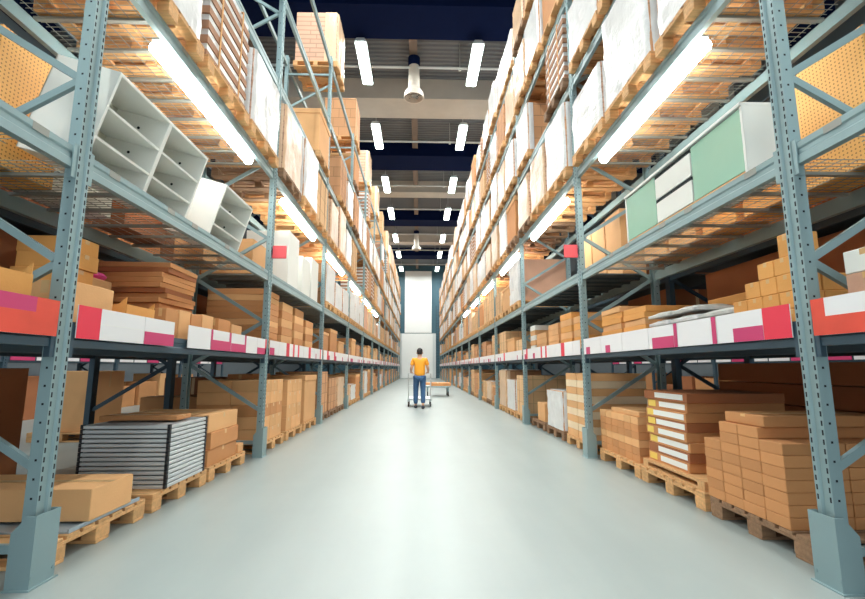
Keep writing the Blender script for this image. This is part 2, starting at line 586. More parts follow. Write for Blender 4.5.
def beam_mesh(s, front, mt):
    """stepped box beam with a rolled groove along the face, hook plates at both ends; local y 0..length"""
    m = MB()
    o_ = -s * (1 if front else -1)
    ln = BAY - PW - 0.006
    pr = [(0.0, 0), (0.0, -0.035), (-0.008, -0.045), (-0.008, -0.075), (0.0, -0.085), (0.0, -BH), (-0.045, -BH), (-0.045, -0.03), (-0.022, -0.03), (-0.022, 0)]
    m.prism([(o_ * (x - 0.012), z) for x, z in pr], 0, ln, 'Y')
    for a, b in ((0.0, 0.004), (ln - 0.004, ln)):
        m.box(o_ * -0.002, o_ * -0.06, a, b, -BH - 0.06, 0.02)
    for a, b in ((0.0, 0.03), (ln - 0.03, ln)):
        m.box(o_ * -0.004, o_ * -0.0115, a, b, -BH - 0.06, 0.02)
    return m.mesh('load_beam', [mt])


def wire_deck_mesh(s, w, d):
    """welded mesh panel with support bars; local y 0..w, local x into the rack 0..d"""
    m = MB()
    r = 0.0022
    k = 0
    y = 0.02
    while y < w - 0.01:
        m.box(s * 0, s * d, y - r, y + r, -0.006, -0.002); y += 0.05
    x = 0.01
    while x < d:
        m.box(s * (x - r), s * (x + r), 0.0, w, -0.010, -0.006); x += 0.1
    for y in (0.2, w * 0.5, w - 0.2):
        m.box(0, s * d, y - 0.018, y + 0.018, -0.034, -0.011)
    for y in (0.2, w - 0.2):                                   # lips hooked over the front beam
        m.box(s * -0.052, s * 0.0, y - 0.055, y + 0.055, -0.004, -0.001)
        m.box(s * -0.054, s * -0.051, y - 0.055, y + 0.055, -0.045, -0.001)
    return m.mesh('wire_deck', [WIRE])


def board_deck_mesh(s, w, d, mt):
    m = MB()
    m.box(s * 0.0, s * d, 0.004, w - 0.004, -0.02, -0.001)
    for y in (0.25, w * 0.5, w - 0.25):
        m.box(0, s * d, y - 0.025, y + 0.025, -0.05, -0.02)
    return m.mesh('shelf_deck', [mt])


DECKD = mat('dark_deck_board', (70, 82, 88), 0.7)
DECKG = mat('grey_deck_board', (150, 152, 148), 0.6, 0.1)


def panel(parent, s, y0, y1, rects, z0=-0.075, z1=0.125, base=None, face=None):
    """price panel hung on the front of a beam; rects = (u0, v0, u1, v1, material) in 0..1"""
    m = MB()
    ms = [base or PANELW]
    xo = -s
    m.box(xo * 0.006, xo * 0.012, y0, y1, z0, z1)
    for (u0, v0, u1, v1, mt) in rects:
        if mt not in ms: ms.append(mt)
        m.box(xo * 0.012, xo * 0.0135, y0 + u0 * (y1 - y0), y0 + u1 * (y1 - y0), z0 + v0 * (z1 - z0), z0 + v1 * (z1 - z0), ms.index(mt))
    return m.build('price_panel', ms, parent)


# panels of the first two bays as the photograph shows them: (y from, y to, coloured fields)
PAN = {
    (-1, 1): [(0.02, 0.22, [(0, 0, 1, 1, REDP)]),
              (0.225, 0.70, [(0, 0.49, 1, 0.51, WLABEL)]),
              (0.705, 1.12, [(0, 0, 1, 0.47, PINK)]),
              (1.36, 1.80, []),
              (1.81, 2.30, [(0, 0, 1, 0.5, PINK), (0, 0.5, 0.08, 1, PINK), (0.9, 0.5, 1, 1, PINK)]),
              (2.31, 2.74, [(0, 0, 1, 0.45, PINK), (0.9, 0.45, 1, 1, PINK)]),
              (2.75, 3.12, []),
              (3.125, 3.47, [(0, 0, 1, 0.4, PINK), (0.85, 0, 1, 1, REDP)])],
    (1, 1): [(0.02, 0.24, [(0, 0, 1, 1, REDP)]),
             (0.245, 0.70, [(0.0, 0, 0.62, 0.47, PINK)]),
             (0.71, 0.76, [(0, 0, 1, 1, PINK)]),
             (0.765, 1.22, []),
             (1.23, 1.28, [(0, 0, 1, 1, PINK)]),
             (1.285, 1.72, [(0, 0, 0.85, 0.5, PINK)]),
             (1.73, 2.3, []), (2.31, 2.88, [(0.55, 0, 0.78, 0.42, PINK)]),
             (2.89, 3.47, [(0.62, 0, 0.85, 0.45, PINK)])],
    (1, 0): [(2.2, 2.62, [(0, 0, 1, 0.5, ORED)]), (2.63, 3.47, [(0, 0, 1, 0.5, ORED), (0.9, 0.5, 1, 1, ORED)])],
    (-1, 0): [(1.9, 3.47, [(0, 0, 0.7, 0.45, REDP), (0.7, 0, 1, 0.45, ORED), (0, 0.45, 1, 0.6, ORED), (0, 0.6, 0.9, 1, PINK), (0.9, 0.6, 1, 1, ORED)])],
}


def rack(s, y1, nb, b_first, fx, facing, label, levels, near_parts, guards=True, detail_panels=True):
    """one run of pallet racking: uprights (with foot guards), braces, beams and decks are its parts"""
    root = empty('pallet_rack', (0, y1, 0))
    tag(root, label, 'rack')
    um = {f: upright_mesh(facing, f, HTOP) for f in (True, False)}
    gm = guard_mesh(facing)
    bm_ = {f: beam_mesh(facing, f, STEEL) for f in (True, False)}
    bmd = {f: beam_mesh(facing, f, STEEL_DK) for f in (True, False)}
    X = lambda d: facing * (fx + d)
    far_beam = MB(); far_panel = MB()
    pan_m = [PANELW, PINK, REDP]
    for b in range(b_first, nb + 2):
        y = (b - 1) * BAY
        for front in (True, False):
            o_ = link('upright', um[front], root, (X(0) if front else X(DEP), y, 0))
            if front and guards:
                link('foot_guard', gm, o_, (0, 0, 0))
            elif not front:
                q = MB(); q.box(-0.06, 0.06, -0.02, PW + 0.02, 0, 0.008); q.build('foot_plate', STEEL_DK, o_)
        # lacing between the two uprights
        zs = [0.6 + 0.585 * k for k in range(13)]
        join = None if b - b_first < 5 else MB()
        for k in range(12):
            d0, d1 = (0.07, DEP - 0.07) if k % 2 == 0 else (DEP - 0.07, 0.07)
            q = join or MB()
            q.bar((X(d0), y + PW / 2, zs[k]), (X(d1), y + PW / 2, zs[k + 1]), 0.045, 0.03)
            if join is None:
                q.build('brace', STEEL, root)
        if join is not None:
            join.build('bracing', STEEL, root)
        q = MB()
        for z in (0.18, 7.9):
            q.bar((X(0.07), y + PW / 2, z), (X(DEP - 0.07), y + PW / 2, z), 0.045, 0.03)
        q.build('cross_tie', STEEL, root)
        if b > nb: break
        for l in levels:
            for front in (True, False):
                if b <= near_parts:
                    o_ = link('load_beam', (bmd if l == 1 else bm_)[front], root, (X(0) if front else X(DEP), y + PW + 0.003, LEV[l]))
                    if l == 1 and front and detail_panels:
                        if (facing, b) in PAN:
                            for (a, c, rc) in PAN[(facing, b)]:
                                panel(o_, facing, a - PW * 0, c, rc)
                        else:
                            rnd = random.Random(b * 7 + facing)
                            a = 0.02
                            while a < 3.4:
                                w = min(rnd.choice((0.3, 0.42, 0.55)), 3.48 - a)
                                rc = rnd.choice(([], [], [(0, 0, 0.5, 0.5, PINK)], [(0.6, 0, 1, 0.5, PINK)], [(0.4, 0, 0.6, 0.5, PINK)], [(0.7, 0.0, 1, 1, REDP)]))
                                if w > 0.08: panel(o_, facing, a, a + w - 0.01, rc)
                                a += w
                else:
                    me = bm_[front]
                    M = Matrix.Translation((X(0) if front else X(DEP), y + PW + 0.003, LEV[l]))
                    far_beam.add([v.co for v in me.vertices], [tuple(p.vertices) for p in me.polygons], 0, M)
                    if l == 1 and front and detail_panels:
                        for k in range(7):
                            far_panel.box(X(-0.006), X(-0.013), y + 0.15 + k * 0.48, y + 0.6 + k * 0.48, LEV[1] - 0.075, LEV[1] + 0.125, 0 if (k + b) % 4 else 1)
    if far_beam.v:
        tag(far_beam.build('load_beam', STEEL, root), kind='stuff')
    if far_panel.v:
        tag(far_panel.build('price_panel', pan_m, root), kind='stuff')
    return root


RACK = {}
for s in (-1, 1):
    RACK[s] = rack(s, Y1[s], NB, 0, F[s], s, 'blue-grey steel pallet rack running along the %s side of the aisle' % ('left' if s < 0 else 'right'), (1, 2, 3, 4, 5, 6), 6)
# decks (parts of the racks)
for s in (-1, 1):
    wd = wire_deck_mesh(s, 1.12, DEP - 0.13)
    bd = board_deck_mesh(s, 1.12, DEP - 0.14, DECKD)
    bg = board_deck_mesh(s, 1.12, DEP - 0.14, DECKG)
    farm = MB()
    for b in range(0, NB + 1):
        for l in (1, 2, 3):
            if l == 3 and b > 1: continue
            for k in range(3):
                loc = (px(s, 0.065), (b - 1) * BAY + PW + 0.05 + k * 1.13, LEV[l] + 0.001)
                me = bd if l == 1 else (wd if (l == 3 or b <= 1) else (bg if s < 0 and b < 4 else bd))
                if b <= 4:
                    link(me.name.split('.')[0], me, RACK[s], loc)
                else:
                    farm.add([v.co for v in me.vertices], [tuple(p.vertices) for p in me.polygons], 0, Matrix.Translation(loc))
    tag(farm.build('shelf_deck', DECKD, RACK[s]), kind='stuff')

# neighbouring runs: back to back with the aisle racks, and across the next aisles
def back_rack(s, xf, xr, nb, levels, label, panels):
    """simple run whose open face is at xf and rear at xr"""
    f = 1 if xr > xf else -1
    root = empty('pallet_rack', (0, Y1[s], 0))
    tag(root, label, 'rack')
    um = MB()
    um.prism([(0, 0), (0, PW), (f * PD, PW), (f * PD, 0)], 0, 7.0, 'Z')
    for k in range(110):
        um.box(-f * 0.001, f * 0.001, 0.045, 0.06, 0.4 + k * 0.06, 0.425 + k * 0.06, 1)
    me = um.mesh('upright', [STEEL_DK, HOLE])
    bm_ = MB(); bm_.box(0.012, 0.052, 0, BAY - PW - 0.006, -BH, 0)
    bme = bm_.mesh('load_beam', [STEEL_DK])
    D = abs(xr - xf)
    for b in range(nb + 1):
        y = (b - 1) * BAY
        for d in (0, D - PD):
            link('upright', me, root, (xf + f * d, y, 0))
        q = MB()
        for k in range(10):
            a, c = (0.07, D - 0.07) if k % 2 == 0 else (D - 0.07, 0.07)
            q.bar((xf + f * a, y + PW / 2, 0.6 + 0.585 * k), (xf + f * c, y + PW / 2, 0.6 + 0.585 * (k + 1)), 0.045, 0.03)
        q.build('bracing', STEEL_DK, root)
        if b == nb: break
        for l in levels:
            for d in ((0, D - 0.064)):
                o_ = link('load_beam', bme, root, (xf + f * d if f > 0 else xf - d - 0.064, y + PW + 0.003, LEV[l]))
                if l == 1 and d == 0 and panels:
                    for k in range(5):
                        q = MB(); q.box(-0.004 if f > 0 else 0.066, 0.004 if f > 0 else 0.058, 0.05 + k * 0.68, 0.68 + k * 0.68, -0.09, 0.05)
                        q.build('price_panel', PINK if (k + b) % 3 == 0 else PANELW, o_)
            if l <= 2:
                q = MB(); q.box(xf + f * 0.07, xf + f * (D - 0.07), y + PW + 0.02, y + BAY - 0.02, LEV[l] - 0.02, LEV[l])
                q.build('shelf_deck', DECKD, root)
    return root


for s in (-1, 1):
    a = s * (F[s] + DEP + 0.14 + DEP)
    back_rack(s, a, a - s * DEP, 5, (1, 2, 3, 4), 'dark steel rack standing back to back behind the %s' % SIDE[s], False)
    a = s * 8.6
    back_rack(s, a, a + s * DEP, 6, (1, 2, 3, 4), 'distant rack with pink and white panels seen through the %s' % SIDE[s], True)

# ------------------------------------------------------------------ goods
_cm = {}
CM = {'br': CARD, 'lt': CARD_LT, 'or': CARD_OR, 'dk': CARD_DK, 'pk': CARD_PK, 'wh': WHITE, 'gy': FILM_GY, 'cr': mat('cream_carton', (236, 212, 178), 0.75, 0, 0.04)}


def carton_mesh(dx, dy, dz, tone, tape=True):
    k = (round(dx, 3), round(dy, 3), round(dz, 3), tone, tape)
    if k in _cm: return _cm[k]
    m = MB()
    m.box(-dx / 2, dx / 2, -dy / 2, dy / 2, 0, dz, c=min(0.004, dz * 0.08))
    if tape:
        w = 0.024 if min(dx, dy) > 0.2 else 0.014
        t = 0.0008
        if dx >= dy:
            m.box(-dx / 2 + 0.004, dx / 2 - 0.004, -w, w, dz, dz + t, 1)
            for sx in (-1, 1):
                m.box(sx * dx / 2, sx * (dx / 2 + t), -w, w, dz * 0.72, dz - 0.003, 1)
        else:
            m.box(-w, w, -dy / 2 + 0.004, dy / 2 - 0.004, dz, dz + t, 1)
            for sy in (-1, 1):
                m.box(-w, w, sy * dy / 2, sy * (dy / 2 + t), dz * 0.72, dz - 0.003, 1)
    me = m.mesh('carton', [CM[tone], TAPE])
    _cm[k] = me
    return me


def carton(loc, dims, tone, label, group=None, rz=0.0, tape=True, name='carton', cat='carton'):
    o_ = link(name, carton_mesh(*dims, tone, tape), None, loc, rz)
    return tag(o_, label, cat, group)


# pallets
def pallet_meshes(dx, dy, wood):
    H = 0.144
    parts = []
    d = MB()
    nb_ = 7
    w = dy / (nb_ + (nb_ - 1) * 0.28)
    for k in range(nb_):
        y = -dy / 2 + k * w * 1.28
        d.box(-dx / 2, dx / 2, y, y + w, H - 0.022, H, c=0.003)
    parts.append(('deck', d.mesh('deck', [wood]), (0, 0, 0)))
    d = MB()
    for k in (-1, 0, 1):
        x = k * (dx / 2 - 0.05)
        d.box(x - 0.05, x + 0.05, -dy / 2, dy / 2, H - 0.044, H - 0.022, c=0.002)
    parts.append(('stringer', d.mesh('stringer', [wood]), (0, 0, 0)))
    b = MB(); b.box(-0.05, 0.05, -0.07, 0.07, 0.022, H - 0.044, c=0.004)
    bm = b.mesh('block', [wood])
    for i in (-1, 0, 1):
        for j in (-1, 0, 1):
            parts.append(('block', bm, (i * (dx / 2 - 0.05), j * (dy / 2 - 0.07), 0)))
    k_ = MB(); k_.box(-dx / 2, dx / 2, -0.065, 0.065, 0.0, 0.022, c=0.003)
    km = k_.mesh('skid', [wood])
    for j in (-1, 0, 1):
        parts.append(('skid', km, (0, j * (dy / 2 - 0.07), 0)))
    return parts


_pm = {}


def pallet_one(dx, dy, wood):
    k = ('one', dx, dy, wood.name)
    if k not in _pm:
        m = MB()
        for (n_, me, off) in pallet_meshes(dx, dy, wood):
            m.add([v.co for v in me.vertices], [tuple(p.vertices) for p in me.polygons], 0, Matrix.Translation(off))
        _pm[k] = m.mesh('wooden_pallet', [wood])
    return _pm[k]


def pallet_parts(dx, dy, wood):
    k = ('parts', dx, dy, wood.name)
    if k not in _pm:
        _pm[k] = pallet_meshes(dx, dy, wood)
    return _pm[k]


FARPAL = MB()
PH = 0.144


def pallet(s, b, l, yc, d0, dx=1.0, dy=1.0, wood=WOOD, detail=False, slot=0, z=None):
    """a pallet lying in bay b on level l, front edge d0 behind the rack face"""
    z = (0.0 if l == 0 else LEV[l] + 0.002) if z is None else z
    loc = (px(s, d0 + dx / 2), yc, z)
    lab = 'wooden pallet, %s, %s' % (SLOT[slot], where(s, b, l))
    grp = 'wooden pallets in the racks'
    if b > 7:
        me = pallet_one(dx, dy, wood)
        FARPAL.add([v.co for v in me.vertices], [tuple(p.vertices) for p in me.polygons], 0, Matrix.Translation(loc))
        return z + PH
    if detail:
        r = empty('wooden_pallet', loc)
        for (n_, me, off) in pallet_parts(dx, dy, wood):
            link(n_, me, r, off)
    else:
        r = link('wooden_pallet', pallet_one(dx, dy, wood), None, loc)
    tag(r, lab, 'pallet', grp)
    return z + PH


# unit loads, modelled at 1 x 1 x 1 (x depth, y along the aisle, z height), scaled on placing
def film_panel(m, s, wrap, seed, amp=0.018):
    """crinkled film over the aisle face (local x = -s*0.5) with a turn over the top and both ends"""
    nu, nv = 18, 16
    vs = []
    for j in range(nv + 1):
        for i in range(nu + 1):
            u = -0.5 - wrap + (1 + 2 * wrap) * i / nu
            v = j / nv
            y = max(-0.5, min(0.5, u))
            x = 0.5 - max(0, abs(u) - 0.5)
            h = noise.noise(Vector((u * 5, v * 4, seed))) * amp + noise.noise(Vector((u * 14, v * 11, seed + 5))) * amp * 0.5
            if abs(u) > 0.5:
                y += math.copysign(0.012 + abs(h) * 0.4, u)
                vs.append((-s * x, y, v * 0.985 + 0.008))
            else:
                vs.append((-s * (x + 0.02 + h), y, v * 0.985 + 0.008))
    fs = [(j * (nu + 1) + i, j * (nu + 1) + i + 1, (j + 1) * (nu + 1) + i + 1, (j + 1) * (nu + 1) + i) for j in range(nv) for i in range(nu)]
    m.add(vs, fs, 0)


def load_proto(s, kind, seed):
    rnd = random.Random(seed)
    parts = []
    if kind in ('white', 'tan', 'grey'):
        c = MB(); c.box(-0.5, 0.5, -0.5, 0.5, 0, 1, c=0.012)
        parts.append(('goods', c.mesh('goods', [rnd.choice((SEAM_PK, SEAM_BR, SEAM_PK))])))
        f = MB(); film_panel(f, s, rnd.choice((0.03, 0.12, 0.3)), seed)
        me = f.mesh('stretch_film', [{'white': FILM, 'tan': FILM_TN, 'grey': FILM_GY}[kind]])
        for p in me.polygons: p.use_smooth = True
        parts.append(('stretch_film', me))
        if seed % 2 == 0:
            t = MB(); t.box(-0.46, 0.46, -0.47, 0.47, 1.001, 1.02); parts.append(('top_sheet', t.mesh('top_sheet', [FILM])))
    elif kind == 'wrapbox':
        c = MB(); c.box(-0.5, 0.5, -0.5, 0.5, 0, 1, c=0.012)
        parts.append(('body', c.mesh('body', [CARD_PK])))
        f = MB(); film_panel(f, s, 0.06, seed, 0.03)
        me = f.mesh('stretch_film', [FILM])
        for p in me.polygons: p.use_smooth = True
        parts.append(('stretch_film', me))
    elif kind == 'layers':
        # flat goods with pale faces between brown trays, slightly off-set
        for k in range(7):
            c = MB(); j = 0.02 * rnd.uniform(-1, 1)
            z0 = k / 7
            c.box(-0.49, 0.49, -0.49 + j, 0.49 + j, z0, z0 + 0.07, 0)
            c.box(-0.48, 0.48, -0.47 + j, 0.47 + j, z0 + 0.07, z0 + 0.14, 1)
            parts.append(('tray', c.mesh('tray', [STRAPM, FILM])))
        t = MB()
        for y in (-0.25, 0.25):
            t.box(-0.5, 0.5, y - 0.012, y + 0.012, 1.0, 1.008)
            t.box(-s * 0.496, -s * 0.505, y - 0.012, y + 0.012, 0.0, 1.008)
        parts.append(('strap', t.mesh('strap', [CARD_LT])))
    elif kind == 'box':
        c = MB(); c.box(-0.5, 0.5, -0.5, 0.5, 0, 0.88, c=0.01)
        parts.append(('body', c.mesh('body', [rnd.choice((CARD_LT, CARD, CARD_PK))])))
        c = MB(); c.box(-0.512, 0.512, -0.512, 0.512, 0.88, 1.0, c=0.01)
        parts.append(('lid', c.mesh('lid', [CARD_LT])))
    elif kind == 'seam':
        c = MB(); c.box(-0.5, 0.5, -0.5, 0.5, 0, 1, c=0.008)
        parts.append(('goods', c.mesh('goods', [rnd.choice((SEAM_BR, SEAM_LT, SEAM_LT))])))
        t = MB()
        for y in (-0.22, 0.22):
            t.box(-0.5, 0.5, y - 0.01, y + 0.01, 1.0, 1.006)
            t.box(-s * 0.497, -s * 0.506, y - 0.01, y + 0.01, 0.0, 1.006)
        parts.append(('strap', t.mesh('strap', [STRAPM])))
    return parts


PROTO = {}
for s in (-1, 1):
    for kind in ('white', 'tan', 'grey', 'layers', 'box', 'seam', 'wrapbox'):
        PROTO[(s, kind)] = [load_proto(s, kind, 11 * i + 3 + hash_) for i, hash_ in enumerate((0, 2, 5, 9))]
KN = {'wrapbox': ('wrapped_load', 'big pinkish box with white film'), 'white': ('wrapped_load', 'white film-wrapped load'), 'tan': ('wrapped_load', 'tan film-wrapped load'),
      'grey': ('wrapped_load', 'grey film-wrapped load'), 'layers': ('tray_load', 'strapped load of layered trays'),
      'box': ('lidded_box', 'big lidded cardboard box'), 'seam': ('carton_load', 'strapped block of brown cartons')}


def unit_load(s, b, l, yc, d0, z, dims, kind, slot, var=None):
    dx, dy, dz = dims
    ps = PROTO[(s, kind)][(var if var is not None else random.randrange(4)) % 4]
    name, desc = KN[kind]
    r = empty(name, (px(s, d0 + dx / 2), yc, z + 0.001))
    r.scale = (dx, dy, dz)
    for (n_, me) in ps:
        link(n_, me, r)
    tag(r, '%s, %s, %s' % (desc, SLOT[slot], where(s, b, l)), 'load', 'unit loads in the racks')
    return r


def loaded(s, b, l, slot, yc, kind, dy=1.0, dz=1.1, d0=0.0, dx=1.0, wood=WOOD, detail=False, var=None, inset=0.03):
    z = pallet(s, b, l, yc, d0, dx, dy, wood, detail, slot)
    unit_load(s, b, l, yc, d0 + inset, z, (dx - 2 * inset, dy - 2 * inset, dz), kind, slot, var)


def slots(s, b):
    y = bay0(s, b) + PW + 0.04
    w = (BAY - PW - 0.08) / 3
    return [y + w * (k + 0.5) for k in range(3)]


def stack(s, b, l, slot, x0, y0, z0, nx, ny, nz, dims, tone, what, jit=0.004, skip=(), tones=None, tape=True, grp=None):
    """individual cartons in columns; x0 = depth of the front face behind the rack face, y0 = near end"""
    dx, dy, dz = dims
    rnd = random.Random(int(y0 * 100) + nz)
    for k in range(nz):
        for j in range(ny):
            for i in range(nx):
                if (i, j, k) in skip: continue
                t = tones[k % len(tones)] if tones else tone
                cx = px(s, x0 + dx * (i + 0.5) + 0.003 * i + rnd.uniform(0, jit))
                cy = y0 + (dy + 0.004) * (j + 0.5) + rnd.uniform(-1, 1) * min(jit, 0.0018)
                pos = []
                if nz > 1: pos.append('%s layer up' % ORD[k + 1] if k else 'bottom layer')
                if ny > 1: pos.append('%s column' % ORD[j + 1])
                if nx > 1: pos.append('front row' if i == 0 else ('back row' if nx == 2 else ORD[i + 1] + ' row'))
                lab = '%s, %s' % (what, ', '.join(pos)) if pos else what
                carton((cx, cy, z0 + k * (dz + 0.0015)), (dx - 0.002, dy - 0.001, dz), t, lab, grp or ('cartons on the ' + LEVN[l] + ' of the ' + SIDE[s]), 0, tape)


# ===== left rack, first bay, floor level
d0 = 0.07
z = pallet(-1, 1, 0, 3.37, d0, 1.05, 0.95, WOOD, True, 0)
q = MB(); q.box(-0.5, 0.5, -0.36, 0.36, 0, 0.012, c=0.002); q.box(-0.5, -0.49, -0.36, 0.36, 0.012, 0.026); q.box(0.49, 0.5, -0.36, 0.36, 0.012, 0.026)
tag(q.build('metal_tray', BLUEPL, None, (px(-1, d0 + 0.51), 3.42, z + 0.001)), 'flat blue-grey metal tray under the big flat carton at the left front', 'tray')
r = empty('carton', (px(-1, 0.66), 3.42, z + 0.028))
link('body', carton_mesh(1.2, 0.44, 0.2, 'lt', False), r)
q = MB(); q.box(-0.598, 0.598, -0.03, 0.03, 0.2, 0.2012); q.build('packing_tape', TAPE, r)
tag(r, 'large flat pale carton on the front pallet beside the near left foot guard', 'carton', 'cartons on the floor level of the left rack')

z = pallet(-1, 1, 0, 4.42, d0, 1.05, 0.95, WOOD, True, 1)
for k in range(14):
    zz = z + 0.002 + k * 0.0375
    r = empty('framed_panel', (px(-1, 0.06 + 0.375), 4.46, zz))
    q = MB(); q.box(-0.355, 0.355, -0.335, 0.335, 0.004, 0.024); q.build('board', GREYMET, r)
    q = MB()
    for sx in (-1, 1): q.box(sx * 0.355, sx * 0.37, -0.35, 0.35, 0.001, 0.029, c=0.003)
    for sy in (-1, 1): q.box(-0.355, 0.355, sy * 0.335, sy * 0.35, 0.001, 0.029, c=0.003)
    q.build('frame', SILVER, r)
    for sx in (-1, 1):
        for sy in (-1, 1):
            q = MB(); q.box(sx * 0.352, sx * 0.374, sy * 0.325, sy * 0.354, 0.002, 0.036); q.build('corner_cap', BLACK, r)
    tag(r, 'grey framed panel in the panel pile, %s from the bottom' % (ORD[k + 1] if k < 13 else 'topmost, fourteenth'), 'panel', 'grey framed panels in the left pile')
q = link('carton', carton_mesh(0.7, 0.26, 0.04, 'br'), None, (px(-1, 0.5), 4.52, z + 0.53)); tag(q, 'thin brown sheet carton lying on top of the grey panel pile', 'carton')

z = pallet(-1, 1, 0, 5.44, d0, 1.05, 0.98, WOOD, True, 2)
zz = z
for k, (dy, dz, j) in enumerate(((0.74, 0.165, 0.0), (0.72, 0.17, 0.02), (0.76, 0.18, -0.01))):
    carton((px(-1, d0 + 0.02 + 0.5 - j * 0.5), 5.33 + j, zz + 0.001), (0.98, dy, dz), 'br' if k < 2 else 'lt', 'wide brown carton beside the grey panel pile, %s of three' % ('bottom', 'middle', 'top')[k], 'wide cartons beside the panel pile')
    zz += dz + 0.002
carton((px(-1, d0 + 0.15), 5.84, z + 0.001), (0.25, 0.16, 0.1), 'lt', 'small pale carton on the pallet edge before the second left upright')

# big brown boxes behind, in the back to back rack
BK = lambda d: F[-1] + DEP + 0.14 + d
def backbox(s, d, y, z, dims, tone, label):
    carton((s * (F[s] + DEP + 0.14 + d + dims[0] / 2), y, z), dims, tone, label, None, 0, True, 'large_carton', 'carton')
def backpal(s, d, y, label, dx=1.0, dy=1.0):
    tag(link('wooden_pallet', pallet_one(dx, dy, WOOD), None, (s * (F[s] + DEP + 0.14 + d + dx / 2), y, 0)), label, 'pallet')

backpal(-1, 1.82, 8.05, 'pallet under the tall pale box behind the grey panels', 1.0, 0.95)
backbox(-1, 1.93, 8.05, 0.146, (0.78, 0.75, 0.95), 'lt', 'tall pale box on a pallet far behind the grey panel pile')
backpal(-1, 0.36, 4.2, 'pallet under the dark box behind the left front brace', 0.68, 0.7)
backbox(-1, 0.4, 4.2, 0.146, (0.6, 0.62, 1.0), 'dk', 'large dark brown box behind the left front upright brace')
backbox(-1, 0.1, 7.6, 0.002, (0.9, 0.5, 0.7), 'br', 'brown box low behind the three wide cartons on the left')
backbox(-1, 0.05, 8.5, 0.002, (0.95, 1.0, 0.98), 'dk', 'dark brown box standing behind the second left upright at floor level')
for k, (y, w, h, t) in enumerate(((3.45, 1.3, 0.88, 'dk'), (4.85, 1.35, 0.88, 'dk'), (7.0, 1.2, 0.86, 'dk'), (8.4, 1.0, 0.84, 'br'))):
    backbox(-1, 0.1, y, LEV[1] + 0.002, (0.9, w, h), t, 'tall dark brown board box behind the left panelled shelf, %s from front' % ORD[k + 1])
for k, (y, w, h, t) in enumerate(((3.4, 1.25, 0.88, 'dk'), (4.8, 1.35, 0.88, 'dk'), (7.0, 1.2, 0.86, 'dk'), (8.4, 1.0, 0.84, 'br'))):
    backbox(1, 0.1, y, LEV[1] + 0.002, (0.9, w, h), t, 'tall dark brown board box behind the right panelled shelf, %s from front' % ORD[k + 1])
for k, (y, w, h) in enumerate(((3.6, 1.2, 0.8), (5.3, 1.3, 0.9), (7.4, 1.4, 0.85))):
    for s in (-1, 1):
        backbox(s, 0.1, y, LEV[2] + 0.002, (0.9, w, h), 'dk' if k != 1 else 'br', 'large brown box behind the second shelf of the %s, %s from front' % (SIDE[s], ORD[k + 1]))

# ===== left rack, panelled shelf (level 1)
z1 = LEV[1] + 0.002
carton((px(-1, 0.27), 3.1, z1), (0.3, 0.42, 0.29), 'lt', 'pale carton on the left panelled shelf beside the near upright')
for k in range(6):
    carton((px(-1, 0.51 + 0.21 + 0.02 * (k % 2)), 3.55 + 0.015 * ((k * 7) % 3 - 1), z1 + k * 0.122), (0.42, 0.27, 0.12), 'or',
           'orange flat carton in the stack behind the near left upright, %s up' % (ORD[k + 1] if k < 5 else 'topmost, sixth'), 'orange cartons behind the near left upright')


def tray(loc, dims, m_, label, fill):
    dx, dy, dz = dims
    r = empty('open_tray', loc)
    q = MB(); t = 0.006
    q.box(-dx / 2, dx / 2, -dy / 2, dy / 2, 0, t)
    for sx in (-1, 1): q.box(sx * dx / 2, sx * (dx / 2 - t), -dy / 2, dy / 2, t, dz)
    for sy in (-1, 1):
        q.prism([(-dx / 2 + t, t), (dx / 2 - t, t), (dx / 2 - t, dz * 1.25), (dx / 4, dz), (-dx / 4, dz), (-dx / 2 + t, dz * 1.25)], sy * dy / 2, sy * (dy / 2 - t), 'Y')
    q.build('tray_box', m_, r)
    tag(r, label, 'tray')
    n_ = 0
    for i in range(fill[0]):
        for j in range(fill[1]):
            q = MB()
            w = (dx - 0.03) / fill[0]; l = (dy - 0.03) / fill[1]
            rr = min(w, l) * 0.42
            q.tube((0, 0, 0), (0, 0, dz * 0.85), rr, 12); q.tube((0, 0, dz * 0.85), (0, 0, dz * 1.0), rr * 0.7, 12)
            o_ = q.build('tin', GREYMET, None, (loc[0] - dx / 2 + 0.015 + w * (i + 0.5), loc[1] - dy / 2 + 0.015 + l * (j + 0.5), loc[2] + 0.007))
            tag(o_, 'small grey metal tin in the ' + label.replace(' with tins', ''), 'tin', 'tins in the ' + label)


tray((px(-1, 0.22), 3.60, z1), (0.26, 0.36, 0.21), CARD_OR, 'yellow open tray with tins on the left panelled shelf', (2, 3))
tray((px(-1, 0.24), 2.33, z1), (0.3, 0.5, 0.26), CARD_OR, 'yellow open tray with tins left of the near upright', (2, 3))
for k in range(15):
    rnd = random.Random(k)
    carton((px(-1, 0.25 + 0.36 + rnd.uniform(-0.03, 0.03)), 4.5 + rnd.uniform(-0.03, 0.03), z1 + k * 0.0475), (0.66, 0.56 + 0.05 * rnd.random(), 0.046), ('br', 'dk', 'br', 'br')[k % 4],
           'flat brown carton in the leaning pile mid left panelled shelf, %s up' % (ORD + ['fourteenth', 'topmost'])[k + 1], 'flat carton pile on the left panelled shelf', rnd.uniform(-0.06, 0.06), tape=False)
for j, (y, w, h) in enumerate(((4.02, 0.2, 0.25), (4.24, 0.2, 0.26), (4.46, 0.2, 0.25), (4.70, 0.24, 0.27), (5.1, 0.3, 0.27), (5.45, 0.3, 0.24))):
    carton((px(-1, 0.08 + 0.055), y + 0.02, z1), (0.1, w, h), 'lt' if j % 2 else 'br', 'small upright carton at the left panelled shelf edge, %s from the front' % ORD[j + 1], 'small cartons on the left shelf edge')
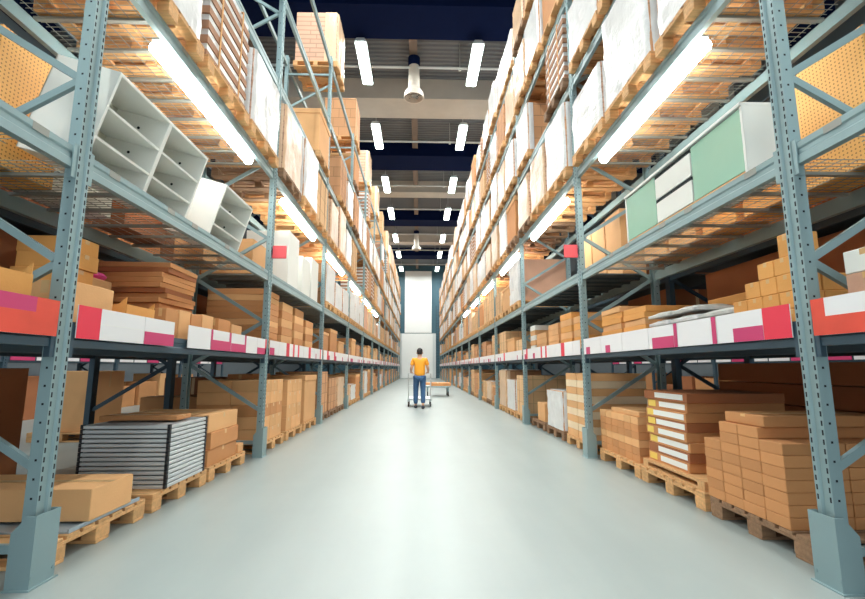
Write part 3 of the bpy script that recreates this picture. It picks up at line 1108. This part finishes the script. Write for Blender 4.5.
carton((px(-1, 0.55), 5.6, z1), (0.6, 0.7, 0.2), 'dk', 'low dark carton far back on the left panelled shelf before the second upright')
q = MB(); q.box(-0.12, 0.12, -0.2, 0.2, 0, 0.07, c=0.03)
tag(q.build('plastic_bag', mat('magenta_bag', (226, 70, 150), 0.35), None, (px(-1, 0.83), 3.92, z1 + 0.5)), 'magenta plastic bag lying on a pale carton behind the orange cartons', 'bag')
carton((px(-1, 0.83), 3.92, z1), (0.3, 0.4, 0.498), 'lt', 'pale carton carrying the magenta bag at the back of the left shelf')
q = MB(); q.tube((0, 0, 0), (0, 0, 0.36), 0.05, 14); q.tube((0, 0, 0.36), (0, 0, 0.42), 0.05, 14, 0, 0.02); q.tube((0, 0, 0.42), (0, 0, 0.46), 0.02, 10)
tag(q.build('red_canister', REDM, None, (px(-1, 0.9), 4.95, z1)), 'red upright canister behind the flat carton pile on the left shelf', 'canister')

# ===== left rack, second shelf (level 2): tilted white bookcases and boxes
z2 = LEV[2] + 0.004


def bookcase(loc, L_, H_, D_, cols, rows, tilt, label, s=-1):
    """open front faces the aisle; leans with its top towards the aisle"""
    r = empty('white_bookcase', loc)
    r.rotation_euler = (0, -s * tilt * 1.0, 0)
    t = 0.022
    a = -s                                 # front direction
    q = MB(); q.box(-a * (D_ / 2 - 0.001), -a * (D_ / 2 - 0.008), -L_ / 2, L_ / 2, 0, H_); q.build('back_panel', CREAM, r)
    for y in (-L_ / 2, L_ / 2 - t):
        q = MB(); q.box(-D_ / 2, D_ / 2, y, y + t, 0, H_, c=0.002); q.build('side_panel', WHITE, r)
    for z in (0, H_ - t):
        q = MB(); q.box(-D_ / 2, D_ / 2, -L_ / 2 + t, L_ / 2 - t, z, z + t, c=0.002); q.build('top_panel' if z else 'bottom_panel', WHITE, r)
    for k in range(1, cols):
        y = -L_ / 2 + L_ * k / cols
        q = MB(); q.box(-D_ / 2 + 0.01, D_ / 2 - 0.002, y - t, y + t, t, H_ - t, c=0.002); q.build('divider', WHITE, r)
    for c in range(cols):
        y0 = -L_ / 2 + L_ * c / cols + t; y1 = -L_ / 2 + L_ * (c + 1) / cols - t
        for k in range(1, rows):
            z = H_ * (k / rows) * 0.94
            q = MB(); q.box(-D_ / 2 + 0.01, D_ / 2 - 0.004, y0, y1, z - 0.009, z + 0.009); q.build('shelf', WHITE, r)
        for k in range(rows):
            q = MB(); q.tube((0, y1 - 0.001, H_ * (k + 0.6) / rows * 0.94), (0, y1 - 0.004, H_ * (k + 0.6) / rows * 0.94), 0.012, 8)
            q.build('peg_hole', HOLE, r)
    tag(r, label, 'bookcase')
    return r


bookcase((px(-1, 0.40), 3.61, z2 + 0.075), 1.32, 0.70, 0.46, 2, 3, 0.28, 'white open bookcase with two columns of compartments on the left second shelf')
bookcase((px(-1, 0.42), 5.15, z2 + 0.075), 0.78, 0.64, 0.5, 1, 3, 0.28, 'smaller white open bookcase behind the two-column bookcase on the left')
for (x, y) in ((0.30, 3.67), (0.30, 5.22)):
    q = MB(); q.box(-0.06, 0.06, -0.3, 0.3, 0, 0.03)
q = MB(); q.box(-0.16, 0.16, -0.275, 0.275, 0, 0.93, c=0.004)
tag(q.build('perforated_crate', PERF, None, (px(-1, 0.85), 3.095, z2)), 'orange perforated crate behind the white bookcase on the left second shelf', 'crate')
carton((px(-1, 0.86), 3.72, z2), (0.3, 0.68, 0.9), 'wh', 'white flat-pack box behind the two-column bookcase', None, 0, False)
carton((px(-1, 0.86), 4.6, z2), (0.3, 0.7, 0.5), 'dk', 'brown box behind the gap between the white bookcases', None, 0, True)
carton((px(-1, 0.78), 5.8, z2), (0.36, 0.4, 0.5), 'lt', 'tan box behind the smaller white bookcase')

# ===== right rack, first bay, floor level
d0 = 0.115
z = pallet(1, 1, 0, 3.31, d0, 1.05, 0.96, WOOD_DK, True, 0)
stack(1, 1, 0, 0, d0 + 0.0, 2.98, z + 0.001, 2, 4, 8, (0.42, 0.204, 0.0735), 'br', 'small carton in the neat front pile',
      skip={(0, 3, 6), (0, 0, 7), (1, 0, 7), (0, 3, 7), (1, 3, 7)}, tape=False, grp='neat small cartons at the right front')
carton((px(1, d0 + 0.46), 3.36, z + 0.604), (0.86, 0.4, 0.075), 'br', 'long flat carton lying across the neat front pile on the right')
z = pallet(1, 1, 0, 4.40, d0, 1.05, 1.08, WOOD, True, 1)
z = z + 0.0
q = MB(); q.box(-0.5, 0.5, -0.52, 0.52, 0, 0.02); q.box(-0.5, 0.5, -0.52, -0.42, 0.02, 0.06); q.box(-0.5, 0.5, 0.42, 0.52, 0.02, 0.06); q.box(-0.5, 0.5, -0.52, 0.52, 0.06, 0.08)
tag(q.build('wooden_skid', WOOD, None, (px(1, d0 + 0.52), 4.40, z + 0.001)), 'low wooden skid under the labelled cartons on the right', 'skid')
zz = z + 0.083
for k in range(8):
    rnd = random.Random(k + 40)
    r = empty('carton', (px(1, d0 + 0.05 + 0.46 + rnd.uniform(0, 0.025)), 4.52 + rnd.uniform(-0.015, 0.015), zz))
    link('body', carton_mesh(0.9, 0.72 if k != 7 else 0.78, 0.085, ('br', 'dk', 'br')[k % 3], False), r)
    q = MB(); q.box(-0.4505, -0.4525, -0.33, 0.12 + 0.05 * (k % 3), 0.02, 0.07); q.build('label', WLABEL, r)
    if k % 2 == 0 or k in (3, 5):
        q = MB(); q.box(-0.4505, -0.4528, 0.19 + 0.02 * (k % 2), 0.33, 0.015, 0.075); q.build('label', YLABEL, r)
    tag(r, 'flat wide carton with white and yellow labels on the right, %s up' % (ORD[k + 1] if k < 7 else 'topmost, eighth'), 'carton', 'labelled flat cartons on the right')
    zz += 0.087
z = pallet(1, 1, 0, 5.5, d0, 1.05, 1.08, WOOD, True, 2)
stack(1, 1, 0, 2, d0 + 0.03, 5.02, z + 0.001, 2, 6, 6, (0.4, 0.17, 0.078), 'br', 'little carton before the second right upright',
      grp='little cartons before the second right upright', tones=('br', 'br', 'lt'), tape=False)
carton((px(1, d0 + 0.46), 5.40, z + 0.48), (0.8, 0.72, 0.05), 'lt', 'flat carton lid lying across the little carton pile')
# long dark boards far back
for k in range(3):
    carton((px(1, 1.5 + 0.3), 4.75, 0.55 + 0.22 * k), (0.3, 2.3, 0.21), 'dk', 'long brown carton behind the right floor piles, %s up' % ORD[k + 1], 'long cartons behind the right floor piles')
tag(link('wooden_pallet', pallet_one(0.9, 1.4, WOOD_DK), None, (px(1, 1.75), 4.75, 0)), 'pallet under the stand of long cartons at the right back', 'pallet')
q = MB(); q.box(-0.3, 0.3, -0.65, 0.65, 0, 0.4, c=0.005)
tag(q.build('large_carton', CARD_DK, None, (px(1, 1.75), 4.75, 0.146)), 'dark carton base under the long brown cartons at the right back', 'carton')

# ===== right rack, panelled shelf
rows = [(0, 4, 'or'), (1, 4, 'or'), (2, 3, 'or'), (3, 2, 'or')]
for k, n_, t in rows:
    for j in range(n_):
        for i in range(2 if k < 3 else 1):
            carton((px(1, 0.12 + 0.085 + 0.18 * i), 2.79 + 0.147 * j + 0.01 * k, z1 + 0.112 * k), (0.17, 0.143, 0.11), t,
                   'small orange carton by the near right upright, %s layer, %s along, %s row' % (ORD[k + 1], ORD[j + 1], 'front' if i == 0 else 'back'), 'small orange cartons by the near right upright')
carton((px(1, 0.22), 2.8, z1 + 0.449), (0.17, 0.12, 0.15), 'or', 'topmost small orange carton standing up by the near right upright')


def bundle(loc, dims, m_, label, rz=0.0, seed=0):
    dx, dy, dz = dims
    bm = bmesh.new()
    bmesh.ops.create_cube(bm, size=1)
    bmesh.ops.subdivide_edges(bm, edges=bm.edges, cuts=7, use_grid_fill=True)
    for v in bm.verts:
        p = v.co.copy()
        e = (1 - (2 * p.x) ** 4) * (1 - (2 * p.y) ** 4)
        zz_ = (p.z + 0.5) * (0.45 + 0.55 * e)
        nz_ = noise.noise(Vector((p.x * 5 + seed, p.y * 5, p.z * 3)))
        v.co = Vector((p.x * dx, p.y * dy, zz_ * dz + (0.12 * dz * nz_ if p.z > 0 else 0)))
    me = bpy.data.meshes.new('wrapped_bundle')
    bm.to_mesh(me); bm.free()
    me.materials.append(m_)
    for p in me.polygons: p.use_smooth = True
    return tag(link('wrapped_bundle', me, None, loc, rz), label, 'bundle', 'plastic-wrapped bundles on the right panelled shelf')


bi = 0
for (y, dz, zz) in [(y_, 0.062, 0.078 * q_) for y_, c_ in ((3.56, 3), (3.98, 4), (4.40, 4)) for q_ in range(c_)]:
    bundle((px(1, 0.34), y, z1 + zz), (0.42, 0.405, dz), FILM if bi % 4 == 1 else (CARD_PK if bi % 4 == 3 else FILM_GY), 'flat plastic-wrapped bundle on the right shelf, %s pile from the near end, %s' % (ORD[1 + (y > 3.8) + (y > 4.2)], ('bottom', 'second up', 'third up', 'fourth up')[round(zz / 0.078)]), 0.04 * (bi % 3 - 1), bi)
    bi += 1
for p_, (y, n_, w, t) in enumerate(((4.95, 6, 0.5, 'or'), (5.55, 7, 0.56, 'or'))):
    for k in range(n_):
        carton((px(1, 0.44 + 0.01 * (k % 2)), y, z1 + k * 0.066), (0.6, w, 0.064), t if k % 3 else 'lt', 'flat orange carton on the right shelf, %s pile past the bundles, %s up' % (('first', 'second')[p_], ORD[k + 1]),
               'flat orange cartons on the right panelled shelf', 0.02 * (k % 3 - 1), tape=False)
for k in range(5):
    carton((px(1, 0.78), 3.9, z1 + k * 0.08), (0.3, 1.0, 0.078), 'or', 'long orange board carton behind the bundles, %s up' % ORD[k + 1], 'long orange cartons behind the bundles', 0, tape=False)
# bay in front of the near right upright
for k in range(3):
    for j in range(2):
        carton((px(1, 0.3), 2.28 - 0.26 * j, z1 + 0.125 * k), (0.36, 0.24, 0.122), ('pk', 'wh', 'pk')[k] if j else ('pk', 'pk', 'wh')[k],
               'pinkish carton on the shelf right of the near upright, %s layer, %s along' % (ORD[k + 1], ORD[j + 1]), 'pinkish cartons right of the near right upright')

# ===== right rack, second shelf
r = empty('glass_door_bench', (px(1, 0.045 + 0.17), 3.85, z2 + 0.005))
Lb, Hb, Db = 1.84, 0.5, 0.34
q = MB()
q.box(-Db / 2 + 0.02, Db / 2, -Lb / 2, Lb / 2, 0.0, 0.02)
q.box(-Db / 2, Db / 2, -Lb / 2, -Lb / 2 + 0.025, 0.0, Hb, c=0.002); q.box(-Db / 2, Db / 2, Lb / 2 - 0.025, Lb / 2, 0.0, Hb, c=0.002)
q.box(Db / 2 - 0.01, Db / 2, -Lb / 2, Lb / 2, 0.0, Hb)
q.box(-Db / 2 + 0.02, Db / 2, -0.31, -0.29, 0.02, Hb - 0.03); q.box(-Db / 2 + 0.02, Db / 2, 0.29, 0.31, 0.02, Hb - 0.03)
q.build('carcass', WHITE, r)
q = MB(); q.box(-Db / 2 - 0.012, Db / 2, -Lb / 2, Lb / 2, Hb, Hb + 0.025, c=0.002); q.build('top_panel', WHITE, r)
for y0, y1 in ((-Lb / 2 + 0.03, -0.30), (0.30, Lb / 2 - 0.03)):
    q = MB(); q.box(-Db / 2 + 0.004, -Db / 2 + 0.012, y0, y1, 0.03, Hb - 0.01, c=0.001); q.build('glass_door', GLASS_G, r)
for z0, z1_ in ((0.03, 0.22), (0.255, 0.455)):
    q = MB(); q.box(-Db / 2, -Db / 2 + 0.018, -0.285, 0.285, z0, z1_, c=0.002); dr_ = q.build('drawer', WHITE, r)
    q = MB(); q.box(-Db / 2 + 0.003, -Db / 2 + 0.017, -0.285, 0.285, z1_, z1_ + 0.028); q.build('handle_slot', HOLE, dr_)
q = MB(); q.box(-Db / 2 + 0.004, -Db / 2 + 0.02, -Lb / 2 + 0.025, Lb / 2 - 0.025, 0.0, 0.025); q.build('plinth', CARD_LT, r)
tag(r, 'long white low bench with green glass doors and drawers, right second shelf', 'cabinet')
q = MB(); q.box(-0.16, 0.16, -0.29, 0.29, 0, 0.93, c=0.004)
tag(q.build('perforated_crate', PERF, None, (px(1, 0.87), 2.95, z2)), 'orange perforated crate behind the glass-door bench on the right second shelf', 'crate')
for k, y in enumerate((3.6, 4.2, 4.82, 5.40, 6.56, 7.12, 7.68)):
    carton((px(1, 0.84), y, z2), (0.34, 0.52 if k > 1 else 0.5, (0.5, 0.55, 0.84, 0.82, 0.96, 0.94, 0.95)[k]), 'lt' if k > 1 else 'or', 'tall tan carton behind the glass-door bench, %s from the front' % ORD[k + 1], 'tan cartons behind the bench')
q = MB()

# red square signs clipped to the second uprights
for s in (-1, 1):
    r = empty('red_sign', (px(s, -0.004), bay0(s, 2) + 0.05, 2.66))
    q = MB(); q.box(0, -s * 0.19, 0.0, 0.03, 0, 0.18, c=0.004); q.build('plate', REDM, r)
    q = MB(); q.box(0, -s * 0.004, -0.03, 0.06, 0.05, 0.13); q.build('clip', STEEL_DK, r)
    tag(r, 'small red square sign sticking out from the second upright, %s' % SIDE[s], 'sign')

# strip lights under the third-level beams
def strip_proto(s):
    r = empty('strip_light')
    q = MB(); q.prism([(-0.035, 0.03), (0.035, 0.03), (0.03, 0.05), (-0.03, 0.05)], -1.06, 1.06, 'Y')
    for y in (-0.8, 0.8): q.box(-0.01, 0.01, y - 0.01, y + 0.01, 0.05, 0.085)
    q.build('housing', LHOUS, r)
    q = MB(); q.tube((0, -1.05, -0.03), (0, 1.05, -0.03), 0.058, 14); q.build('tube_cover', STRIP, r)
    return r


for s in (-1, 1):
    p_ = strip_proto(s)
    for b in range(0, 7):
        r = p_ if b == 0 else copy_tree(p_)
        yc = bay0(s, b) + 1.9
        r.location = (px(s, 0.13), yc, 3.80)
        if b > 2: pass
        tag(r, 'white fluorescent strip light under the third beam, %s' % where(s, b), 'light', 'strip lights under the third beams')
        if b < 5:
            area('strip_glow_light', (px(s, 0.15), yc, 3.72), 0.12, 2.0, 16, (0.97, 1, 0.98))

# ===== pallet loads hand-set: third shelf of the first bays
d3 = -0.07
L3 = {
    (-1, 0): [('white', 1.0), ('tan', 1.0), ('white', 1.1)],
    (-1, 1): [('white', 1.2), ('layers', 1.2), ('white', 1.05)],
    (1, 0): [('tan', 1.0), ('white', 1.1), ('white', 1.0)],
    (1, 1): [('white', 1.2), ('white', 1.2), ('white', 0.82)],
}
for (s, b), v in L3.items():
    for k, yc in enumerate(slots(s, b)):
        loaded(s, b, 3, k, yc, v[k][0], 1.06, v[k][1] * 0.9, d3, 1.05, WOOD, True, k)

# ===== second bays: floor, panelled shelf, second shelf
# left
yy = slots(-1, 2)
for k in range(3): pallet(-1, 2, 0, yy[k], 0.05, 1.05, 1.0, WOOD, True, k)
zb = PH + 0.001
stack(-1, 2, 0, 0, 0.07, yy[0] - 0.44, zb, 2, 3, 5, (0.46, 0.28, 0.165), 'lt', 'pale carton, first pile, left second bay', tones=('lt', 'lt', 'br'), grp='pale cartons past the second left upright')
stack(-1, 2, 0, 1, 0.07, yy[1] - 0.46, zb, 1, 3, 4, (0.5, 0.3, 0.20), 'lt', 'pale carton, next pile, left second bay', grp='pale cartons in the second left pile')
carton((px(-1, 0.85), yy[1], zb), (0.4, 0.9, 0.9), 'br', 'tall brown carton behind the second pile past the second left upright')
unit_load(-1, 2, 0, yy[2], 0.07, zb, (0.9, 0.92, 0.86), 'box', 2, 0)
for k in range(10):
    carton((px(-1, 0.1 + 0.42), 6.82, z1 + k * 0.086), (0.8, 0.66, 0.084), 'br' if k % 4 else 'lt', 'flat carton in the striped tall stack beyond the second left upright, %s up' % ORD[k + 1], 'flat cartons beyond the second left upright', 0.015 * (k % 3 - 1), tape=False)
for p_, (y, n_, w) in enumerate(((7.65, 6, 0.6), (8.4, 6, 0.62), (9.2, 5, 0.6))):
    for k in range(n_):
        carton((px(-1, 0.1 + 0.35), y, z1 + k * 0.131), (0.66, w, 0.13), 'lt' if (k + p_) % 2 else 'br', 'carton on the left panelled shelf, second bay, %s stack, %s up' % (ORD[p_ + 2], ORD[k + 1]), 'carton stacks on the left panelled shelf', 0.01 * (k % 3 - 1), tape=False)
zw = LEV[2] + 0.003
for k, (y, w, h, t, d) in enumerate(((6.72, 0.6, 0.5, 'lt', 0.3), (7.72, 0.62, 0.92, 'wh', 0.08), (8.62, 0.6, 0.72, 'wh', 0.08), (9.32, 0.6, 0.86, 'wh', 0.08))):
    carton((px(-1, d + 0.35), y, zw), (0.7, w, h), t, '%s box on the left second shelf, %s past the second upright' % ('tan' if t == 'lt' else 'large white', ORD[k + 1]), 'boxes on the left second shelf', 0, False, 'large_carton')
# right
yy = slots(1, 2)
for k in range(3): pallet(1, 2, 0, yy[k], 0.1, 1.05, 1.0, (WOOD, WOOD_DK, WOOD_DK)[k], True, k)
for c in range(2):
    for k in range(9):
        carton((px(1, 0.12 + 0.4), yy[0] - 0.24 + 0.5 * c, zb + k * 0.103), (0.8, 0.48, 0.101), 'cr' if k % 2 else 'lt', 'carton in the striped tall pile past the second right upright, %s column, %s up' % (ORD[c + 1], ORD[k + 1]),
               'striped pile past the second right upright', tape=False)
unit_load(1, 2, 0, yy[1], 0.12, zb, (0.9, 0.85, 0.62), 'white', 1, 1)
carton((px(1, 0.14 + 0.22), yy[2] - 0.1, zb), (0.42, 0.5, 0.34), 'lt', 'single pale carton on the dark far pallet past the white wrapped load')
for p_, (y, n_, w, t) in enumerate(((6.6, 5, 0.55, 'or'), (7.25, 6, 0.55, 'or'), (7.95, 5, 0.6, 'lt'), (8.75, 4, 0.7, 'lt'), (9.4, 6, 0.4, 'wh'))):
    for k in range(n_):
        carton((px(1, 0.12 + 0.3), y, z1 + k * 0.1), (0.58, w, 0.098), t if k % 2 else 'lt', 'carton on the right panelled shelf, second bay, %s stack, %s up' % (ORD[p_ + 1], ORD[k + 1]), 'carton stacks on the right panelled shelf', 0.01 * (k % 3 - 1), tape=False)

# ===== generated loads: upper shelves and the far bays
rg = random.Random(5)
UP = ['white', 'white', 'white', 'tan', 'tan', 'seam', 'box', 'layers', 'grey']
for s in (-1, 1):
    for b in range(0, NB + 1):
        ys = slots(s, b)
        for l in (3, 4, 5, 6):
            if l == 3 and b <= 1: continue
            if s < 0 and ((l == 4 and b <= 1) or (l == 5 and b <= 3) or (l == 6 and b <= 1)): continue
            if s > 0 and b == 0 and l > 3: continue
            for k in range(3):
                kind = rg.choice(UP)
                h = rg.uniform(0.8, 1.12)
                if s < 0:
                    if l == 4 and ((b == 2 and k < 2) or (b == 3 and k < 1)): continue
                    if l == 5 and k > 0 and b < 8: continue
                    if l == 6 and k > 0 and b < 9: continue
                    if l == 6: h, kind = 1.3, ('tan', 'seam', 'tan')[b % 3]
                    if b == 2 and l == 4: h, kind = 0.9, 'box'
                if rg.random() < 0.05: continue
                loaded(s, b, l, k, ys[k] + rg.uniform(-0.02, 0.02), kind, 1.04, h, d3 + rg.uniform(-0.02, 0.03), 1.05, WOOD if rg.random() < 0.75 else WOOD_DK, False)
        if b < 3: continue
        for k in range(3):
            kind = rg.choice(['seam', 'seam', 'box', 'seam', 'tan', 'white'])
            loaded(s, b, 0, k, ys[k], kind, 1.0, rg.uniform(0.45, 0.95), 0.06, 1.0, WOOD if rg.random() < 0.7 else WOOD_DK, b < 5)
            kind = rg.choice(['seam', 'seam', 'box', 'seam'])
            unit_load(s, b, 1, ys[k], 0.1, LEV[1] + 0.002, (0.8, 0.9, rg.uniform(0.35, 0.75)), kind, k)
            if s > 0 and b == 3 and k == 0:
                loaded(s, b, 2, k, ys[k], 'wrapbox', 1.06, 0.93, -0.03, 1.15, WOOD, False)
            elif rg.random() < 0.9:
                kind = rg.choice(['white', 'seam', 'tan', 'box', 'seam'])
                if s < 0 and b < 5: kind = 'white'
                loaded(s, b, 2, k, ys[k], kind, 1.02, rg.uniform(0.55, 0.95), -0.02, 1.0, WOOD, False)
if FARPAL.v:
    tag(FARPAL.build('wooden_pallet', WOOD), 'tiny distant wooden pallets in the farthest bays of both racks', 'pallet', 'wooden pallets in the racks', 'stuff')

# a few cartons in the racks across the neighbouring aisles
rq = random.Random(9)
for s in (-1, 1):
    for b in range(0, 6):
        for k, yc in enumerate(slots(s, b)):
            if rq.random() < 0.25: continue
            h = rq.uniform(0.5, 1.0)
            carton((s * 9.15, yc, 0.0), (0.9, 0.95, h), rq.choice(('br', 'lt', 'dk')), 'large carton across the next aisle beyond the %s, %s bay, %s' % (SIDE[s], ORD[b], SLOT[k]), 'cartons across the next aisles', 0, True, 'large_carton')

# ------------------------------------------------------------------ person with a trolley
SKIN = mat('skin', (206, 158, 130), 0.55)
HAIR = mat('dark_hair', (38, 32, 32), 0.6)
VEST = mat('orange_yellow_vest', (246, 166, 44), 0.7, 0, 0.06, 10)
JEANS = mat('blue_jeans', (56, 92, 132), 0.8, 0, 0.1, 14)
SHOE = mat('dark_shoe', (40, 46, 58), 0.6)
REFL = mat('pale_reflective_band', (232, 226, 190), 0.4)


def skinned(name, pts, edges, radii, m_, parent, sub=2, root=0):
    me = bpy.data.meshes.new(name)
    me.from_pydata(pts, edges, [])
    o_ = bpy.data.objects.new(name, me)
    col.objects.link(o_)
    o_.modifiers.new('skin', 'SKIN').use_smooth_shade = True
    for i, d in enumerate(me.skin_vertices[0].data):
        r_ = radii[i]
        d.radius = r_ if isinstance(r_, tuple) else (r_, r_)
        d.use_root = (i == root)
    sb = o_.modifiers.new('sub', 'SUBSURF'); sb.levels = sub; sb.render_levels = sub
    dg = bpy.context.evaluated_depsgraph_get()
    me2 = bpy.data.meshes.new_from_object(o_.evaluated_get(dg))
    bpy.data.objects.remove(o_)
    me2.materials.clear(); me2.materials.append(m_)
    return link(name, me2, parent)


def person(loc):
    r = empty('person', loc)
    # +y is the walking direction (away); hands forward on the trolley bar at y 0.42, z 0.98
    P_ = [(0, 0, 0.93), (0, 0.01, 1.08), (0, 0.02, 1.24), (0, 0.03, 1.36), (0, 0.04, 1.46), (0, 0.06, 1.54), (0, 0.07, 1.62),
          (-0.09, 0, 0.88), (-0.11, 0.08, 0.5), (-0.11, 0.05, 0.09), (-0.11, 0.17, 0.04),
          (0.09, 0, 0.88), (0.10, -0.02, 0.5), (0.10, -0.16, 0.11), (0.10, -0.05, 0.04)]
    E_ = [(0, 1), (1, 2), (2, 3), (3, 4), (4, 5), (5, 6), (0, 7), (7, 8), (8, 9), (9, 10), (0, 11), (11, 12), (12, 13), (13, 14)]
    R_ = [(0.145, 0.10), (0.13, 0.095), (0.145, 0.10), (0.13, 0.085), 0.052, (0.072, 0.085), (0.068, 0.085), 0.085, 0.058, 0.04, 0.036, 0.085, 0.058, 0.04, 0.036]
    for s in (-1, 1):
        i = len(P_)
        P_ += [(s * 0.165, 0.03, 1.38), (s * 0.245, 0.02, 1.12), (s * 0.25, 0.26, 1.02), (s * 0.24, 0.34, 1.01)]
        E_ += [(3, i), (i, i + 1), (i + 1, i + 2), (i + 2, i + 3)]
        R_ += [0.055, 0.042, 0.03, 0.034]
        for f in range(4):                                  # fingers curled over the bar
            j = len(P_)
            x = s * (0.215 + 0.02 * f); ln = (0.9, 1.0, 0.95, 0.8)[f]
            P_ += [(x, 0.385, 1.025), (x, 0.385 + 0.035 * ln, 1.015), (x, 0.385 + 0.03 * ln, 0.975)]
            E_ += [(i + 3, j), (j, j + 1), (j + 1, j + 2)]
            R_ += [0.009, 0.009, 0.008]
        j = len(P_)
        P_ += [(s * 0.20, 0.36, 1.0), (s * 0.19, 0.385, 0.95)]
        E_ += [(i + 3, j), (j, j + 1)]
        R_ += [0.011, 0.009]
    skinned('body', P_, E_, R_, SKIN, r)
    # face and ears look away from the camera; hair covers the back of the head
    g = MB()
    for s in (-1, 1):
        g.tube((s * 0.072, 0.06, 1.575), (s * 0.09, 0.055, 1.58), 0.026, 8)
    g.build('ear', SKIN, r)
    g = MB(); g.tube((0, 0.15, 1.59), (0, 0.185, 1.565), 0.012, 8, 0, 0.018); g.build('nose', SKIN, r)
    bm = bmesh.new()
    bmesh.ops.create_uvsphere(bm, u_segments=18, v_segments=12, radius=1)
    for v in bm.verts:
        p = v.co
        v.co = Vector((p.x * 0.088, p.y * 0.105 + 0.055, 1.635 + p.z * 0.095 - (0.05 if p.y < -0.2 and p.z < 0.2 else 0)))
    bmesh.ops.delete(bm, geom=[v for v in bm.verts if (v.co.y > 0.12 and v.co.z < 1.64) or v.co.z < 1.53], context='VERTS')
    me = bpy.data.meshes.new('hair'); bm.to_mesh(me); bm.free(); me.materials.append(HAIR)
    for p in me.polygons: p.use_smooth = True
    link('hair', me, r)
    # vest and jeans over the body
    V_ = [(0, 0, 0.84), (0, 0.01, 1.08), (0, 0.02, 1.24), (0, 0.03, 1.37), (0, 0.035, 1.43), (-0.175, 0.03, 1.38), (-0.235, 0.02, 1.2), (0.175, 0.03, 1.38), (0.235, 0.02, 1.2)]
    skinned('vest', V_, [(0, 1), (1, 2), (2, 3), (3, 4), (3, 5), (5, 6), (3, 7), (7, 8)], [(0.185, 0.13), (0.165, 0.12), (0.175, 0.125), (0.15, 0.105), 0.065, 0.072, 0.062, 0.072, 0.062], VEST, r)
    J_ = [(0, 0, 0.95), (-0.09, 0, 0.86), (-0.11, 0.08, 0.5), (-0.11, 0.05, 0.1), (0.09, 0, 0.86), (0.10, -0.02, 0.5), (0.10, -0.155, 0.13)]
    skinned('jeans', J_, [(0, 1), (1, 2), (2, 3), (0, 4), (4, 5), (5, 6)], [(0.155, 0.11), 0.108, 0.082, 0.068, 0.108, 0.082, 0.068], JEANS, r)
    for (x, y, z) in ((-0.11, 0.09, 0), (0.10, -0.11, 0.0)):
        g = MB(); g.box(x - 0.048, x + 0.048, y - 0.12, y + 0.16, z, z + 0.085, c=0.03); g.build('shoe', SHOE, r)
    g = MB()
    tag(r, 'person in an orange vest and jeans pushing a trolley away down the aisle', 'person')
    return r


PY_ = 13.55
person((0.02, PY_, 0))
# trolley pushed by the person
r = empty('platform_trolley', (0.02, PY_ + 0.391, 0))
TRM = mat('pale_trolley_steel', (214, 220, 222), 0.35, 0.4)
g = MB(); g.box(-0.36, 0.36, 0.05, 1.15, 0.2, 0.25, c=0.01); g.build('platform', TRM, r)
for s in (-1, 1):
    g = MB(); g.tube((s * 0.33, 0.06, 0.25), (s * 0.33, 0.0, 0.984), 0.02, 8); g.build('handle_post', TRM, r)
    for y in (0.14, 1.04):
        g = MB(); g.tube((s * 0.33 - 0.018, y, 0.075), (s * 0.33 + 0.018, y, 0.075), 0.075, 16); w_ = g.build('wheel', BLACK, r)
        g = MB(); g.box(s * 0.33 - 0.03, s * 0.33 + 0.03, y - 0.03, y + 0.03, 0.155, 0.2); g.build('castor_fork', TRM, w_)
g = MB(); g.tube((-0.35, 0.0, 0.984), (0.35, 0.0, 0.984), 0.0075, 8); g.build('handle_bar', TRM, r)
g = MB(); g.tube((-0.33, 0.03, 0.62), (0.33, 0.03, 0.62), 0.015, 8); g.build('cross_rail', TRM, r)
tag(r, 'pale steel platform trolley pushed ahead of the person in the orange vest', 'trolley')
# a second low cart with a flat carton further on at the right
r = empty('flat_cart', (0.78, 19.6, 0))
g = MB(); g.box(-0.5, 0.5, -0.6, 0.6, 0.36, 0.41, c=0.01); g.build('platform', STEEL, r)
for s in (-1, 1):
    for y in (-0.45, 0.45):
        g = MB(); g.tube((s * 0.42 - 0.02, y, 0.1), (s * 0.42 + 0.02, y, 0.1), 0.1, 14); g.build('wheel', BLACK, r)
        g = MB(); g.box(s * 0.42 - 0.025, s * 0.42 + 0.025, y - 0.025, y + 0.025, 0.18, 0.36); g.build('leg', STEEL, r)
tag(r, 'low flat cart standing in the aisle beyond the person', 'cart')
carton((0.78, 19.6, 0.412), (1.05, 1.1, 0.12), 'br', 'flat brown carton lying on the low cart beyond the person')

# ------------------------------------------------------------------ camera, world, exposure
cam = bpy.data.cameras.new('camera')
cam.sensor_fit = 'HORIZONTAL'
cam.sensor_width = 36
cam.lens = 461.1 / 865 * 36
cam.clip_end = 200
co = bpy.data.objects.new('camera', cam)
col.objects.link(co)
co.location = (0, 0, 1.15)
co.rotation_euler = (PI / 2 + 0.1469, 0, -0.029)
scene.camera = co

w = bpy.data.worlds.new('world')
scene.world = w
w.use_nodes = True
bg = w.node_tree.nodes['Background']
bg.inputs[0].default_value = (0.84, 0.95, 1.0, 1)
bg.inputs[1].default_value = 1.6
scene.view_settings.view_transform = 'Standard'
scene.view_settings.look = 'None'
scene.view_settings.gamma = 1
scene.view_settings.exposure = -0.48
scene.cycles.use_denoising = True
scene.cycles.max_bounces = 8
scene.cycles.diffuse_bounces = 5
